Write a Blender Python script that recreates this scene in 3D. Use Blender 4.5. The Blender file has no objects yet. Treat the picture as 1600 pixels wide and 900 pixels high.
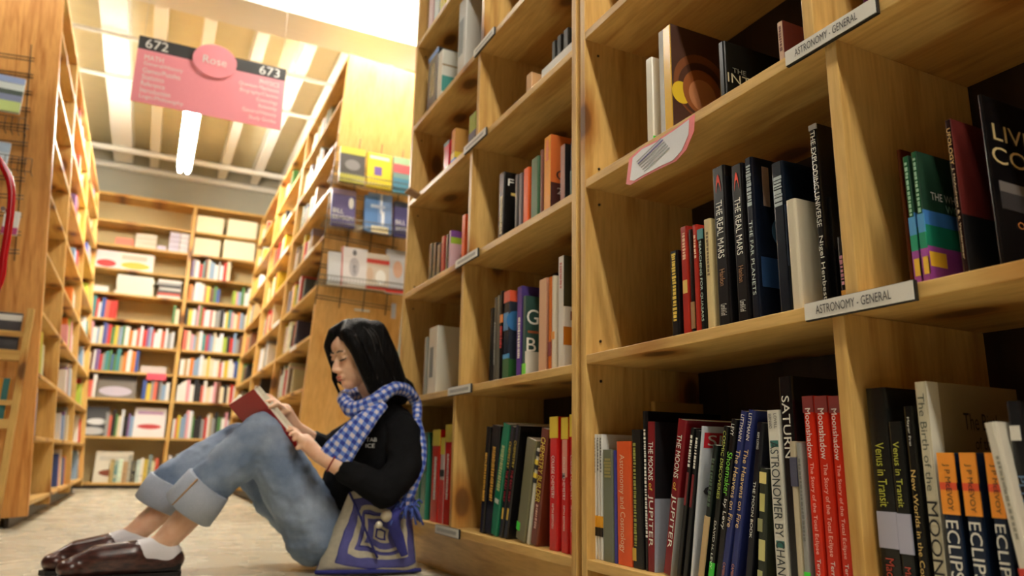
import bpy, bmesh, math, random
from mathutils import Vector, Matrix, Euler
random.seed(7)
SC = bpy.context.scene
COL = SC.collection
R = math.radians

# ------------------------------------------------------------------ camera, world, exposure
YAW, PITCH, ROLL, F = R(25.9), R(13.1), R(1.1), 1150.0
CAM = Vector((0, 0, .385))
_f = Vector((math.sin(YAW)*math.cos(PITCH), math.cos(YAW)*math.cos(PITCH), math.sin(PITCH)))
_r = Vector((math.cos(YAW), -math.sin(YAW), 0)); _u = _r.cross(_f)
c_, s_ = math.cos(ROLL), math.sin(ROLL)
_r, _u = _r*c_+_u*s_, _u*c_-_r*s_
cam = bpy.data.objects.new('camera', bpy.data.cameras.new('camera')); COL.objects.link(cam)
cam.matrix_world = Matrix(((_r.x, _u.x, -_f.x, CAM.x), (_r.y, _u.y, -_f.y, CAM.y), (_r.z, _u.z, -_f.z, CAM.z), (0, 0, 0, 1)))
cam.data.sensor_width = 36; cam.data.lens = F/1600*36
cam.data.clip_start = .02
cam.data.dof.use_dof = True; cam.data.dof.focus_distance = 1.35; cam.data.dof.aperture_fstop = 3.4
SC.camera = cam
SC.view_settings.view_transform = 'Standard'; SC.view_settings.look = 'None'
SC.view_settings.gamma = 1; SC.view_settings.use_curve_mapping = False
SC.view_settings.exposure = 1.12
w = bpy.data.worlds.new('world'); SC.world = w; w.use_nodes = True
w.node_tree.nodes['Background'].inputs[0].default_value = (1, .93, .82, 1)
w.node_tree.nodes['Background'].inputs[1].default_value = .005
TUBE_POWER = 34.0      # emission strength of the fluorescent tubes
TUBE_COL = (1, .93, .82)

def ray(x, y):
    return _r*((x-800)/F) - _u*((y-450)/F) + _f
def at(x, y, X=None, Y=None, Z=None):
    """where the sight line of a point of the photograph meets a plane of the room"""
    d = ray(x, y)
    t = (X-CAM.x)/d.x if X is not None else (Y-CAM.y)/d.y if Y is not None else (Z-CAM.z)/d.z
    return CAM + d*t

# ------------------------------------------------------------------ materials
def lin(c):
    return tuple((v/255/12.92 if v/255 <= .04045 else ((v/255+.055)/1.055)**2.4) for v in c)+(1,)
def newmat(name):
    m = bpy.data.materials.new(name); m.use_nodes = True
    nt = m.node_tree; b = nt.nodes['Principled BSDF']
    return m, nt, b
def node(nt, t, **k):
    n = nt.nodes.new(t)
    for a, v in k.items():
        if a.startswith('i_'): n.inputs[int(a[2:])].default_value = v
        else: setattr(n, a, v)
    return n
def ramp(nt, stops, interp='LINEAR'):
    n = nt.nodes.new('ShaderNodeValToRGB'); n.color_ramp.interpolation = interp
    e = n.color_ramp.elements
    while len(e) < len(stops): e.new(.5)
    for el, (p, c) in zip(e, stops): el.position = p; el.color = c
    return n
_plain = {}
def plain(rgb, rough=.55, metal=0, name='paint', spec=.5):
    k = (rgb, rough, metal)
    if k in _plain: return _plain[k]
    m, nt, b = newmat(name)
    nz = node(nt, 'ShaderNodeTexNoise'); nz.inputs['Scale'].default_value = 40
    mx = node(nt, 'ShaderNodeMix', data_type='RGBA'); mx.inputs[0].default_value = .5
    c = lin(rgb); mx.inputs[6].default_value = tuple(v*.93 for v in c[:3])+(1,); mx.inputs[7].default_value = tuple(min(1, v*1.05) for v in c[:3])+(1,)
    nt.links.new(nz.outputs['Fac'], mx.inputs[0]); nt.links.new(mx.outputs[2], b.inputs['Base Color'])
    b.inputs['Roughness'].default_value = rough; b.inputs['Metallic'].default_value = metal
    b.inputs['Specular IOR Level'].default_value = spec
    _plain[k] = m; return m
def wood(name, axis, light, dark, knots=True, rough=.42, fine=1.0):
    m, nt, b = newmat(name); L = nt.links
    tc = node(nt, 'ShaderNodeTexCoord'); oi = node(nt, 'ShaderNodeObjectInfo')
    mp = node(nt, 'ShaderNodeMapping'); sc = [9.0*fine]*3; sc[axis] = .9; mp.inputs['Scale'].default_value = sc
    ad = node(nt, 'ShaderNodeVectorMath', operation='ADD')
    mu = node(nt, 'ShaderNodeVectorMath', operation='SCALE'); mu.inputs[0].default_value = (13, 7, 5)
    L.new(oi.outputs['Random'], mu.inputs['Scale']); L.new(tc.outputs['Object'], ad.inputs[0]); L.new(mu.outputs[0], ad.inputs[1])
    L.new(ad.outputs[0], mp.inputs[0])
    wv = node(nt, 'ShaderNodeTexNoise'); wv.inputs['Scale'].default_value = 2.2; wv.inputs['Detail'].default_value = 5; wv.inputs['Distortion'].default_value = .8
    L.new(mp.outputs[0], wv.inputs['Vector'])
    r1 = ramp(nt, [(.3, dark), (.52, light), (.75, tuple(v*.9 for v in light[:3])+(1,))])
    L.new(wv.outputs['Fac'], r1.inputs[0])
    g = node(nt, 'ShaderNodeTexNoise'); g.inputs['Scale'].default_value = 14; g.inputs['Detail'].default_value = 3
    L.new(mp.outputs[0], g.inputs['Vector'])
    r2 = ramp(nt, [(.35, (.8, .74, .66, 1)), (.6, (1, 1, 1, 1))]); L.new(g.outputs['Fac'], r2.inputs[0])
    mx = node(nt, 'ShaderNodeMix', data_type='RGBA', blend_type='MULTIPLY'); mx.inputs[0].default_value = .6
    L.new(r1.outputs[0], mx.inputs[6]); L.new(r2.outputs[0], mx.inputs[7])
    out = mx.outputs[2]
    if knots:
        mk = node(nt, 'ShaderNodeMapping'); s = [3.4]*3; s[axis] = 1.8; mk.inputs['Scale'].default_value = s
        L.new(ad.outputs[0], mk.inputs[0])
        s3 = node(nt, 'ShaderNodeSeparateXYZ'); L.new(mk.outputs[0], s3.inputs[0]); mk = node(nt, 'ShaderNodeCombineXYZ'); L.new(s3.outputs[0], mk.inputs[0]); L.new(s3.outputs[1 if axis == 1 else 2], mk.inputs[1])
        vo = node(nt, 'ShaderNodeTexVoronoi', voronoi_dimensions='2D'); vo.inputs['Scale'].default_value = 1.0; L.new(mk.outputs[0], vo.inputs['Vector'])
        r3 = ramp(nt, [(.0, (.10, .04, .02, 1)), (.07, (.2, .09, .04, 1)), (.10, (.62, .42, .26, 1)), (.22, (1, 1, 1, 1))])
        L.new(vo.outputs['Distance'], r3.inputs[0])
        m2 = node(nt, 'ShaderNodeMix', data_type='RGBA', blend_type='MULTIPLY'); m2.inputs[0].default_value = .9
        L.new(out, m2.inputs[6]); L.new(r3.outputs[0], m2.inputs[7]); out = m2.outputs[2]
    if axis == 1:   # shelves turn browner towards the rear, by a random strength per piece
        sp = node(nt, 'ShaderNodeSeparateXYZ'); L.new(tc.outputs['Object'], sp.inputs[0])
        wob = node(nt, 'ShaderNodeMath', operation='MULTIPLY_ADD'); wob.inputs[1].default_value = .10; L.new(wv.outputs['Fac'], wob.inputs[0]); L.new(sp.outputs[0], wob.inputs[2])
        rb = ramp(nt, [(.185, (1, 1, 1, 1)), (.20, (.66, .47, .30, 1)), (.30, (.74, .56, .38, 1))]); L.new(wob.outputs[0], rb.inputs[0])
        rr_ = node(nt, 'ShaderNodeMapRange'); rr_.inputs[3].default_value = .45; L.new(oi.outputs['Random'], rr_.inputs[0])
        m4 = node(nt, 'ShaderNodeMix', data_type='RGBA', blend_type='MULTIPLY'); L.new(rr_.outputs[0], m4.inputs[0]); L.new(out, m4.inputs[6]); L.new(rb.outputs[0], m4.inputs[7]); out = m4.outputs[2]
    L.new(out, b.inputs['Base Color']); b.inputs['Roughness'].default_value = rough
    b.inputs['Specular IOR Level'].default_value = .3
    return m
PL, PD = lin((222, 182, 108)), lin((190, 144, 74))
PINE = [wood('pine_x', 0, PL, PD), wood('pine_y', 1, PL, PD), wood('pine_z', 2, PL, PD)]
OAK = wood('red_oak', 2, lin((226, 166, 92)), lin((184, 116, 50)), knots=False, fine=1.6)
PLY = wood('birch_ply', 2, lin((232, 182, 108)), lin((216, 160, 84)), knots=False, fine=.5, rough=.35)
BACKM = wood('dark_back', 2, lin((46, 32, 20)), lin((28, 20, 14)), knots=False)  # near-black tone puts the deep shade of the cells into the back panels
HARDB = plain((196, 178, 130), .7, name='hardboard')

def cover_mat(name, prints):
    m, nt, b = newmat(name); L = nt.links
    oi = node(nt, 'ShaderNodeObjectInfo'); out = oi.outputs['Color']
    tc = node(nt, 'ShaderNodeTexCoord')
    if prints:   # lines of print along the spine: marks belong to the cover
        sp = node(nt, 'ShaderNodeSeparateXYZ'); L.new(tc.outputs['Object'], sp.inputs[0])
        cb = node(nt, 'ShaderNodeCombineXYZ')
        m1 = node(nt, 'ShaderNodeMath', operation='MULTIPLY'); m1.inputs[1].default_value = 46; L.new(sp.outputs[2], m1.inputs[0])
        m3 = node(nt, 'ShaderNodeMath', operation='MULTIPLY'); m3.inputs[1].default_value = 91; L.new(oi.outputs['Random'], m3.inputs[0])
        L.new(m1.outputs[0], cb.inputs[0]); L.new(m3.outputs[0], cb.inputs[1])
        nz = node(nt, 'ShaderNodeTexNoise'); nz.inputs['Scale'].default_value = 1; nz.inputs['Detail'].default_value = 1; L.new(cb.outputs[0], nz.inputs['Vector'])
        gt = node(nt, 'ShaderNodeMath', operation='GREATER_THAN'); gt.inputs[1].default_value = .56; L.new(nz.outputs['Fac'], gt.inputs[0])
        # band on the middle of the thickness
        ab = node(nt, 'ShaderNodeMath', operation='ADD'); ab.inputs[1].default_value = .5; L.new(sp.outputs[1], ab.inputs[0])
        aa = node(nt, 'ShaderNodeMath', operation='ABSOLUTE'); L.new(ab.outputs[0], aa.inputs[0])
        lt = node(nt, 'ShaderNodeMath', operation='LESS_THAN'); lt.inputs[1].default_value = .22; L.new(aa.outputs[0], lt.inputs[0])
        mm = node(nt, 'ShaderNodeMath', operation='MULTIPLY'); L.new(gt.outputs[0], mm.inputs[0]); L.new(lt.outputs[0], mm.inputs[1])
        bw = node(nt, 'ShaderNodeRGBToBW'); L.new(out, bw.inputs[0])
        dk = node(nt, 'ShaderNodeMath', operation='LESS_THAN'); dk.inputs[1].default_value = .3; L.new(bw.outputs[0], dk.inputs[0])
        pc = node(nt, 'ShaderNodeMix', data_type='RGBA'); pc.inputs[6].default_value = (.05, .05, .08, 1); pc.inputs[7].default_value = (.8, .75, .5, 1); L.new(dk.outputs[0], pc.inputs[0])
        mx = node(nt, 'ShaderNodeMix', data_type='RGBA'); L.new(mm.outputs[0], mx.inputs[0]); L.new(out, mx.inputs[6]); L.new(pc.outputs[2], mx.inputs[7]); out = mx.outputs[2]
    L.new(out, b.inputs['Base Color'])
    b.inputs['Roughness'].default_value = .22 if not prints else .4; b.inputs['Specular IOR Level'].default_value = .45
    return m
COVER = cover_mat('book_cover', False)
SPINES = cover_mat('printed_spine', True)
m, nt, b = newmat('paper'); PAPER = m
tc = node(nt, 'ShaderNodeTexCoord'); mp = node(nt, 'ShaderNodeMapping'); mp.inputs['Scale'].default_value = (3, 900, 3)
nz = node(nt, 'ShaderNodeTexNoise'); rr = ramp(nt, [(.3, lin((205, 196, 170))), (.7, lin((240, 234, 216)))])
nt.links.new(tc.outputs['Object'], mp.inputs[0]); nt.links.new(mp.outputs[0], nz.inputs['Vector']); nt.links.new(nz.outputs[0], rr.inputs[0]); nt.links.new(rr.outputs[0], b.inputs['Base Color'])
b.inputs['Roughness'].default_value = .8

# ------------------------------------------------------------------ mesh helpers
class MB:
    def __init__(s): s.bm = bmesh.new(); s.mi = 0
    def box(s, x0, x1, y0, y1, z0, z1, bevel=0, M=None):
        r = bmesh.ops.create_cube(s.bm, size=1)
        vs = r['verts']
        for v in vs: v.co = Vector(((x0+x1)/2+v.co.x*(x1-x0), (y0+y1)/2+v.co.y*(y1-y0), (z0+z1)/2+v.co.z*(z1-z0)))
        if M: 
            for v in vs: v.co = M @ v.co
        fs = {f for v in vs for f in v.link_faces}
        for f in fs: f.material_index = s.mi
        if bevel:
            es = list({e for v in vs for e in v.link_edges})
            bmesh.ops.bevel(s.bm, geom=es, offset=bevel, segments=2, affect='EDGES', profile=.5)
        return s
    def poly(s, pts, d):
        """prism: polygon pts extruded by vector d"""
        a = [s.bm.verts.new(p) for p in pts]; bb = [s.bm.verts.new(Vector(p)+Vector(d)) for p in pts]
        n = len(a); fs = [s.bm.faces.new(a), s.bm.faces.new(bb[::-1])]
        for i in range(n): fs.append(s.bm.faces.new((a[i], bb[i], bb[(i+1) % n], a[(i+1) % n])))
        for f in fs: f.material_index = s.mi
        return s
    def tube(s, pts, r, seg=10, caps=True):
        pts = [Vector(p) for p in pts]; rings = []
        rs = r if isinstance(r, (list, tuple)) else [r]*len(pts)
        prev = None
        for i, p in enumerate(pts):
            t = (pts[min(i+1, len(pts)-1)]-pts[max(i-1, 0)]).normalized()
            if prev is None:
                a = t.orthogonal().normalized()
            else:
                a = (prev - t*prev.dot(t)).normalized()
            prev = a; b2 = t.cross(a)
            rings.append([s.bm.verts.new(p+(a*math.cos(2*math.pi*k/seg)+b2*math.sin(2*math.pi*k/seg))*rs[i]) for k in range(seg)])
        for q in range(len(rings)-1):
            for k in range(seg):
                f = s.bm.faces.new((rings[q][k], rings[q][(k+1) % seg], rings[q+1][(k+1) % seg], rings[q+1][k])); f.smooth = True; f.material_index = s.mi
        if caps: s.bm.faces.new(rings[0][::-1]).material_index = s.mi; s.bm.faces.new(rings[-1]).material_index = s.mi
        return s
    def build(s, name, mats, parent=None, loc=None, smooth=False):
        bmesh.ops.recalc_face_normals(s.bm, faces=s.bm.faces)
        me = bpy.data.meshes.new(name)
        s.bm.to_mesh(me); s.bm.free()
        if smooth:
            for p in me.polygons: p.use_smooth = True
        for m_ in (mats if isinstance(mats, (list, tuple)) else [mats]): me.materials.append(m_)
        o = bpy.data.objects.new(name, me); COL.objects.link(o)
        if parent: o.parent = parent
        if loc: o.location = loc
        return o
def mb(): return MB()
def empty(name, loc=(0, 0, 0), rot=(0, 0, 0)):
    o = bpy.data.objects.new(name, None); COL.objects.link(o); o.location = loc; o.rotation_euler = rot; o.empty_display_size = .05
    return o
_seen = set()
def tag(o, label, cat, group=None, kind=None):
    if label in _seen: print('DUPLABEL', label)
    _seen.add(label)
    o['label'] = label; o['category'] = cat
    if group: o['group'] = group
    if kind: o['kind'] = kind
    return o
def struct(o): o['kind'] = 'structure'; return o
def catmull(P, n=8):
    P = [Vector(p) for p in P]; out = []
    for i in range(len(P)-1):
        p0, p1, p2, p3 = P[max(i-1, 0)], P[i], P[i+1], P[min(i+2, len(P)-1)]
        for k in range(n):
            t = k/n; out.append(.5*((2*p1)+(p2-p0)*t+(2*p0-5*p1+4*p2-p3)*t*t+(3*p1-p0-3*p2+p3)*t**3))
    out.append(P[-1]); return out

_tx = {}
def text_mesh(s):
    if s in _tx: return _tx[s]
    cu = bpy.data.curves.new('lettering', 'FONT'); cu.body = s; cu.size = 1; cu.extrude = .0; cu.resolution_u = 3; cu.offset = 0; cu.fill_mode = 'FRONT'
    o = bpy.data.objects.new('lettering', cu); COL.objects.link(o)
    dg = bpy.context.evaluated_depsgraph_get(); dg.update()
    me = bpy.data.meshes.new_from_object(o.evaluated_get(dg))
    bpy.data.objects.remove(o); bpy.data.curves.remove(cu)
    me.materials.clear()
    xs = [v.co.x for v in me.vertices]; ys = [v.co.y for v in me.vertices]
    _tx[s] = (me, min(xs), max(xs), min(ys), max(ys)); return _tx[s]
def lettering(s, org, bdir, udir, length, height, mat, parent=None, name='title_lettering', lift=.0006, align=0):
    """org = lower left corner of the text box in parent space; stretched to length x height"""
    me, x0, x1, y0, y1 = text_mesh(s)
    b_, u_ = Vector(bdir).normalized(), Vector(udir).normalized(); n_ = b_.cross(u_)
    me = me.copy()
    for v in me.vertices:
        v.co = Vector(org)+b_*((v.co.x-x0)/(x1-x0)*length)+u_*((v.co.y-y0)/(y1-y0)*height)+n_*lift
    me.materials.append(mat)
    o = bpy.data.objects.new(name, me); COL.objects.link(o)
    if parent: o.parent = parent
    return o
def T(rgb): return plain(rgb, .5, name='ink')
WHITE, BLACK, YEL, ORA, REDI = (235, 232, 222), (22, 20, 20), (235, 205, 60), (235, 150, 50), (190, 40, 50)

# ------------------------------------------------------------------ the setting
def build_setting():
    m, nt, b = newmat('polished_concrete'); L = nt.links
    tc = node(nt, 'ShaderNodeTexCoord')
    n1 = node(nt, 'ShaderNodeTexNoise'); n1.inputs['Scale'].default_value = 1.3; n1.inputs['Detail'].default_value = 6; L.new(tc.outputs['Object'], n1.inputs['Vector'])
    r1 = ramp(nt, [(.3, lin((186, 180, 158))), (.7, lin((206, 200, 178)))]); L.new(n1.outputs[0], r1.inputs[0]); L.new(r1.outputs[0], b.inputs['Base Color'])
    n2 = node(nt, 'ShaderNodeTexNoise'); n2.inputs['Scale'].default_value = 5; L.new(tc.outputs['Object'], n2.inputs['Vector'])
    r2 = ramp(nt, [(.3, (.25, .25, .25, 1)), (.7, (.3, .3, .3, 1))]); L.new(n2.outputs[0], r2.inputs[0]); L.new(r2.outputs[0], b.inputs['Roughness'])
    struct(mb().box(-6, 7, -4, 9.75, -.1, 0).build('floor', m))
    cream = plain((236, 226, 192), .8, name='ceiling_paint'); white = plain((240, 238, 228), .7, name='white_paint')
    struct(mb().box(-6, 7, 4.9, 9.75, 4.02, 4.12).build('ceiling', cream)); darkc = plain((84, 76, 62), .9, name='low_bounce_ceiling'); struct(mb().box(-6, 7, -4, 4.9, 4.02, 4.12).build('ceiling', darkc)); walldk = plain((96, 74, 52), .9, name='dark_wall')  # unseen front ceiling, joists and outer walls coloured dark to cut bounced light
    conc = plain((168, 166, 150), .85, name='concrete')
    struct(mb().box(-6, 7, 9.62, 9.75, 0, 4.02).build('wall_back', conc))
    struct(mb().box(-6.1, -6, -4, 9.75, 0, 4.12).build('wall_left', walldk))
    struct(mb().box(7, 7.1, -4, 9.75, 0, 4.12).build('wall_right', walldk))
    struct(mb().box(-6, 7, -4.1, -4, 0, 4.12).build('wall_front', walldk))
    for i in range(27):
        x = -5.8+i*.39+(.02 if i % 3 else 0)
        wd = .2 if i == 13 else .1
        struct(mb().box(x-.0, x+wd, 5.1, 9.62, 3.8, 4.02).build('ceiling_joist', white))
    for i in range(27):
        x = -5.8+i*.39
        struct(mb().box(x, x+.1, -4, 4.75, 3.8, 4.02).build('ceiling_joist', darkc))
    struct(mb().box(-6, 7, 4.75, 5.1, 3.36, 4.02).box(-6, 7, 4.735, 4.75, 3.66, 3.675).build('ceiling_beam', white))
    pip = plain((228, 226, 216), .4, name='pipe_paint')
    for y, z, r in ((6.4, 3.76, .02), (7.2, 3.76, .02), (9.05, 3.76, .035), (9.58, 3.74, .04)):
        struct(mb().tube([(-6, y, z), (7, y, z)], r).build('ceiling_pipe', pip))
build_setting()

def lamp(x, y, z, label, length=1.5, rot=0, power=1.0):
    t = empty('fluorescent_light', (x, y, z), (0, 0, rot)); tag(t, label, 'ceiling light', 'fluorescent lights')
    hw = plain((236, 236, 230), .4, name='lamp_housing')
    mb().box(-.07, .07, -length/2, length/2, .045, .1, .008).build('housing', hw, t)
    m = bpy.data.materials.get('tube_light_%g' % power)
    if not m:
        m, nt, b = newmat('tube_light_%g' % power); nt.nodes.remove(b)
        e = node(nt, 'ShaderNodeEmission'); e.inputs[0].default_value = TUBE_COL+(1,); e.inputs[1].default_value = TUBE_POWER*power
        nt.links.new(e.outputs[0], nt.nodes['Material Output'].inputs[0])
    for s in (-.035, .035):
        mb().tube([(s, -length/2+.03, .018), (s, length/2-.03, .018)], .016, 8).build('tube', m, t)
        for e in (-1, 1): mb().tube([(s, e*(length/2-.03), .018), (s, e*(length/2), .018)], .017, 8).build('socket', hw, t)
    for e in (-.5, .5): mb().tube([(0, e, .1), (0, e, 4.02-z)], .003, 5).build('hanger', hw, t)
lamp(.05, 7.1, 3.2, 'white twin-tube light hanging over the far aisle below the pink sign', 1.7, power=5.2)
lamp(1.86, 6.0, 3.2, 'twin-tube light glowing behind the tall middle bookcase', 1.5, power=2)
lamp(.36, .2, 3.3, 'twin-tube light above the shelf nearest the camera, out of the picture', 1.8, power=2.3)
lamp(.36, -1.9, 3.3, 'twin-tube light above the photographer', 1.8, power=2.3)
lamp(1.25, 4.1, 3.55, 'twin-tube light over the cross aisle before the book display', 1.5, R(90), power=3.6)
lamp(-1.2, 4.0, 3.5, 'added unseen twin-tube light over the left end of the cross aisle', 1.2, R(90), power=.7)  # added fixture out of view, fills the cross aisle with light
lamp(-2.6, 6.6, 3.3, 'added unseen twin-tube light in the aisle left of the left bookcase', 1.5, power=2)  # added fixture out of view, lights the left side of the room
lamp(3.6, 6.6, 3.3, 'added unseen twin-tube light in the aisle far right', 1.5, power=2)  # added fixture out of view, lights the right side of the room

# ------------------------------------------------------------------ bookcases
TH = .022
def hb(name, *a, mat, parent): return mb().box(*a, .0015).build(name, mat, parent)
def case_right(name, y0, y1, shelves, dividers, top, label, depth=.345):
    """open face at x = 0 looking towards -x; shelves = list of top heights"""
    X = .912
    t = empty(name, (X, y0, 0)); tag(t, label, 'bookcase', 'pine bookcases beside the reader')
    L_ = y1-y0
    hb('side_panel', 0, depth, 0, TH, .09, top, mat=PINE[2], parent=t)
    hb('side_panel', 0, depth, L_-TH, L_, .09, top, mat=PINE[2], parent=t)
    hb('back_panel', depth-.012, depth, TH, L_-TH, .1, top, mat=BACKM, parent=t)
    for i, z in enumerate(shelves):
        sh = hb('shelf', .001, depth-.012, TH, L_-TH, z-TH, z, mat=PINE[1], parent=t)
        nxt = (shelves[i+1] if i+1 < len(shelves) else top)-TH
        y = dividers[i]-y0
        hb('divider', .001, depth-.012, y, y+TH, z, nxt, mat=PINE[2], parent=t)
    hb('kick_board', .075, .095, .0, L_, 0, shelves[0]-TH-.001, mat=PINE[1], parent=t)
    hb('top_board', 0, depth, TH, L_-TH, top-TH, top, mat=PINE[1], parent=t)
    for yy in (.03, L_-.05): hb('foot', .1, depth-.02, yy, yy+.02, 0, .1, mat=PINE[2], parent=t)
    # screw heads by the shelves, one part each
    sm = plain((60, 45, 30), .4, .5, name='screw')
    for z in shelves[1:]:
        for xx in (.04,):
            s = mb(); s.tube([(xx, L_-TH-.001, z+.035), (xx, L_-TH-.003, z+.035)], .0035, 8); s.build('screw', sm, t)
            s = mb(); s.tube([(xx, L_-TH-.001, z-.06), (xx, L_-TH-.003, z-.06)], .0035, 8); s.build('screw', sm, t)
    return t
SA = [.168, .613, 1.052, 1.462, 1.812, 2.222, 2.6]
SB = [.172, .628, 1.067, 1.478, 1.83, 2.24, 2.6]
case_right('bookcase', 1.517, 2.93, SA, [2.29, 2.255, 2.215, 2.17, 2.15, 2.13, 2.1], 3.0, 'tall pine bookcase the reader leans against')
case_right('bookcase', .08, 1.495, SB, [.749, .721, .76, .79, .8, .8, .8], 3.0, 'tall pine bookcase nearest the camera with astronomy labels')

def case_far(name, loc, bays, shelves, top, depth, tilt, flip, label, mat_end, backmid=None, group='tall bookcases across the aisle', mats=None):
    """bays = y positions of the posts (local); face at local x=0 looking to -x (flip: +x)"""
    s = 1 if not flip else -1
    t = empty(name, loc, (0, tilt, 0)); tag(t, label, 'bookcase', group)
    def bx(n, x0, x1, *a, mat): return mb().box(min(s*x0, s*x1), max(s*x0, s*x1), *a, .0015).build(n, mat, t)
    for i, y in enumerate(bays):
        bx('end_panel' if i == 0 else 'side_panel', 0, depth, y, y+.04, .06, top, mat=mat_end if i == 0 else PINE[2])
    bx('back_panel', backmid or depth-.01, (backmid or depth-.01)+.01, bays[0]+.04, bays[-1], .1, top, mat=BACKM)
    for a, b2 in zip(bays[:-1], bays[1:]):
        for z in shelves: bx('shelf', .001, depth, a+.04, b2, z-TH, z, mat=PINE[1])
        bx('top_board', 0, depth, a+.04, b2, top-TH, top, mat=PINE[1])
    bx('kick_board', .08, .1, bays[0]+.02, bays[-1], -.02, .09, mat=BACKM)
    return t
SM = [.13+.33*i for i in range(9)]
MIDC = case_far('bookcase', (.80, 4.6, 0), [0, 1.41, 2.81, 4.2], SM, 3.08, .56, R(3.0), False, 'tall double-sided bookcase whose end panel holds a wire book display', PLY, .25)
LEFTC = case_far('bookcase', (-.475, 4.55, 0), [0, 1.0, 2.45, 3.9], SM, 3.05, .62, R(-4.6), True, 'tall bookcase on the left side of the aisle beside the red ladder', OAK, .28)

BK = empty('bookcase', (0, 9.2, 0)); tag(BK, 'wide bookcase across the end of the aisle', 'bookcase')
ZB = [.06, .545, .955, 1.25, 1.54, 1.83, 2.12, 2.40, 2.68, 2.96]
XB = [-.86, .24, 1.12, 2.2]
for x in XB: mb().box(x-.02, x+.02, 0, .32, 0, 3.28, .0015).build('side_panel', PINE[2], BK)
for a, b2 in zip(XB[:-1], XB[1:]):
    for z in ZB: mb().box(a+.02, b2-.02, .001, .31, z-TH, z, .0015).build('shelf', PINE[0], BK)
    mb().box(a+.02, b2-.02, 0, .32, 3.25, 3.28, .0015).build('top_board', PINE[0], BK)
    mb().box(a+.02, b2-.02, .31, .32, .06, 3.25).build('back_panel', HARDB, BK)
mb().box(XB[0]+.02, XB[-1]-.02, .01, .03, 0, .04).build('kick_board', BACKM, BK)

# ------------------------------------------------------------------ foreground books
def u_prism(wd, t, h, cv, hard):
    """spine at x=0 facing -x, thickness towards -y, boards running to +x"""
    r = min(.004, t*.3); pts = [(wd, 0), (r, 0), (r*.3, -r*.3), (0, -r), (0, -(t-r)), (r*.3, -(t-r*.3)), (r, -t), (wd, -t), (wd, -t+cv), (cv*1.6, -t+cv), (cv*1.6, -cv), (wd, -cv)]
    m_ = mb(); m_.poly([(x, y, 0) for x, y in pts], (0, 0, h)); return m_
def fg_book(Xs, zs, xt0, xt1, yt, rgb, label, xb=None, w=.16, txt=(), bands=(), cov=(), cat='book', group=None, marks=None, hard=False, yb=895):
    A, B = at(xt0, yt, X=Xs), at(xt1, yt, X=Xs)
    h = (A.z-zs); th = abs(A.y-B.y)
    lean = 0; yb0 = A.y
    if xb is not None:
        P = at(xb, yb, X=Xs)
        k = (A.y-P.y)/(A.z-P.z)           # dy/dz of the far edge
        yb0 = A.y-k*(A.z-zs); lean = math.atan(-k)   # rotation about x: top moves towards -y when k<0
        h = h/math.cos(lean); th = th*math.cos(lean)
        if lean > 0: zs = zs+th*math.sin(lean)*1.0
    cv = .003 if hard else .0012
    th = max(th, .005)
    if th < 4*cv: cv = th/5
    o = u_prism(w, th-.0006, h, cv, hard).build('book', COVER)
    o.location = (Xs, yb0, zs+.0006); o.rotation_euler = (lean, 0, 0)
    o.color = lin(rgb)
    tag(o, label, cat, group)
    pg = mb().box(cv*1.7, w-.004, -th+.0006+cv*1.02, -cv*1.02, .003 if hard else .0008, h-(.003 if hard else .0008)).build('page_block', PAPER, o)
    for bi_, (f0, f1, c, y0f, y1f) in enumerate(bands):      # colour panels on the spine
        mb().box(-.0004-.00012*bi_, .002, -th*y1f, -th*y0f, h*(1-f1), h*(1-f0)).build('spine_panel', T(c), o)
    for (s, f0, f1, c, hf, off) in txt:
        ht = th*hf
        lettering(s, (-.0005, -th*(.5+off)+(.5*ht), h*(1-f0)), (0, 0, -1), (0, -1, 0), h*(f1-f0), ht, T(c), o)
    if marks:
        f0, f1, c, hf, off = marks; m_ = mb(); z = h*(1-f0); rnd = random.Random(int(xt0*7+yt))
        while z > h*(1-f1):
            d = rnd.uniform(.0025, .007)
            m_.box(-.0007, 0.0005, -th*(.5+off)-th*hf/2*rnd.uniform(.7, 1), -th*(.5+off)+th*hf/2*rnd.uniform(.7, 1), z-d, z); z -= d+rnd.uniform(.001, .003)
        m_.build('spine_print', T(c), o)
    for ci_, cc in enumerate(cov):            # the near board
        k = cc[0]
        if k == 'panel':
            _, x0, x1, f0, f1, c = cc
            mb().box(w*x0, w*x1, -th+.0002-.00006*ci_, -th+.0012, h*(1-f1), h*(1-f0)).build('cover_panel', T(c), o)
        elif k == 'text':
            _, s, x0, x1, f0, f1, c = cc
            lettering(s, (w*x0, -th+.0001, h*(1-f1)), (1, 0, 0), (0, 0, 1), w*(x1-x0), h*(f1-f0), T(c), o)
        elif k == 'disc':
            _, xc, fc, r_, c, lf = cc
            m_ = mb(); pts = [(w*xc+r_*math.cos(a*math.pi/16), -th+.0003-.00006*ci_, h*(1-fc)+r_*math.sin(a*math.pi/16)) for a in range(32)]
            pts = [p for p in pts]; m_.poly(pts, (0, -.0003*lf, 0)); m_.build('cover_picture', T(c), o)
    return o
FX = .935
def G(row, *a, X=FX, **k): return fg_book(X, {'A1': SA[0], 'A2': SA[1], 'A3': SA[2], 'A4': SA[3], 'A5': SA[4], 'A6': SA[5], 'B1': SB[0], 'B2': SB[1], 'B3': SB[2], 'B4': SB[3]}[row], *a, **k)
W, K = (232, 228, 215), (20, 19, 20)
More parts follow.
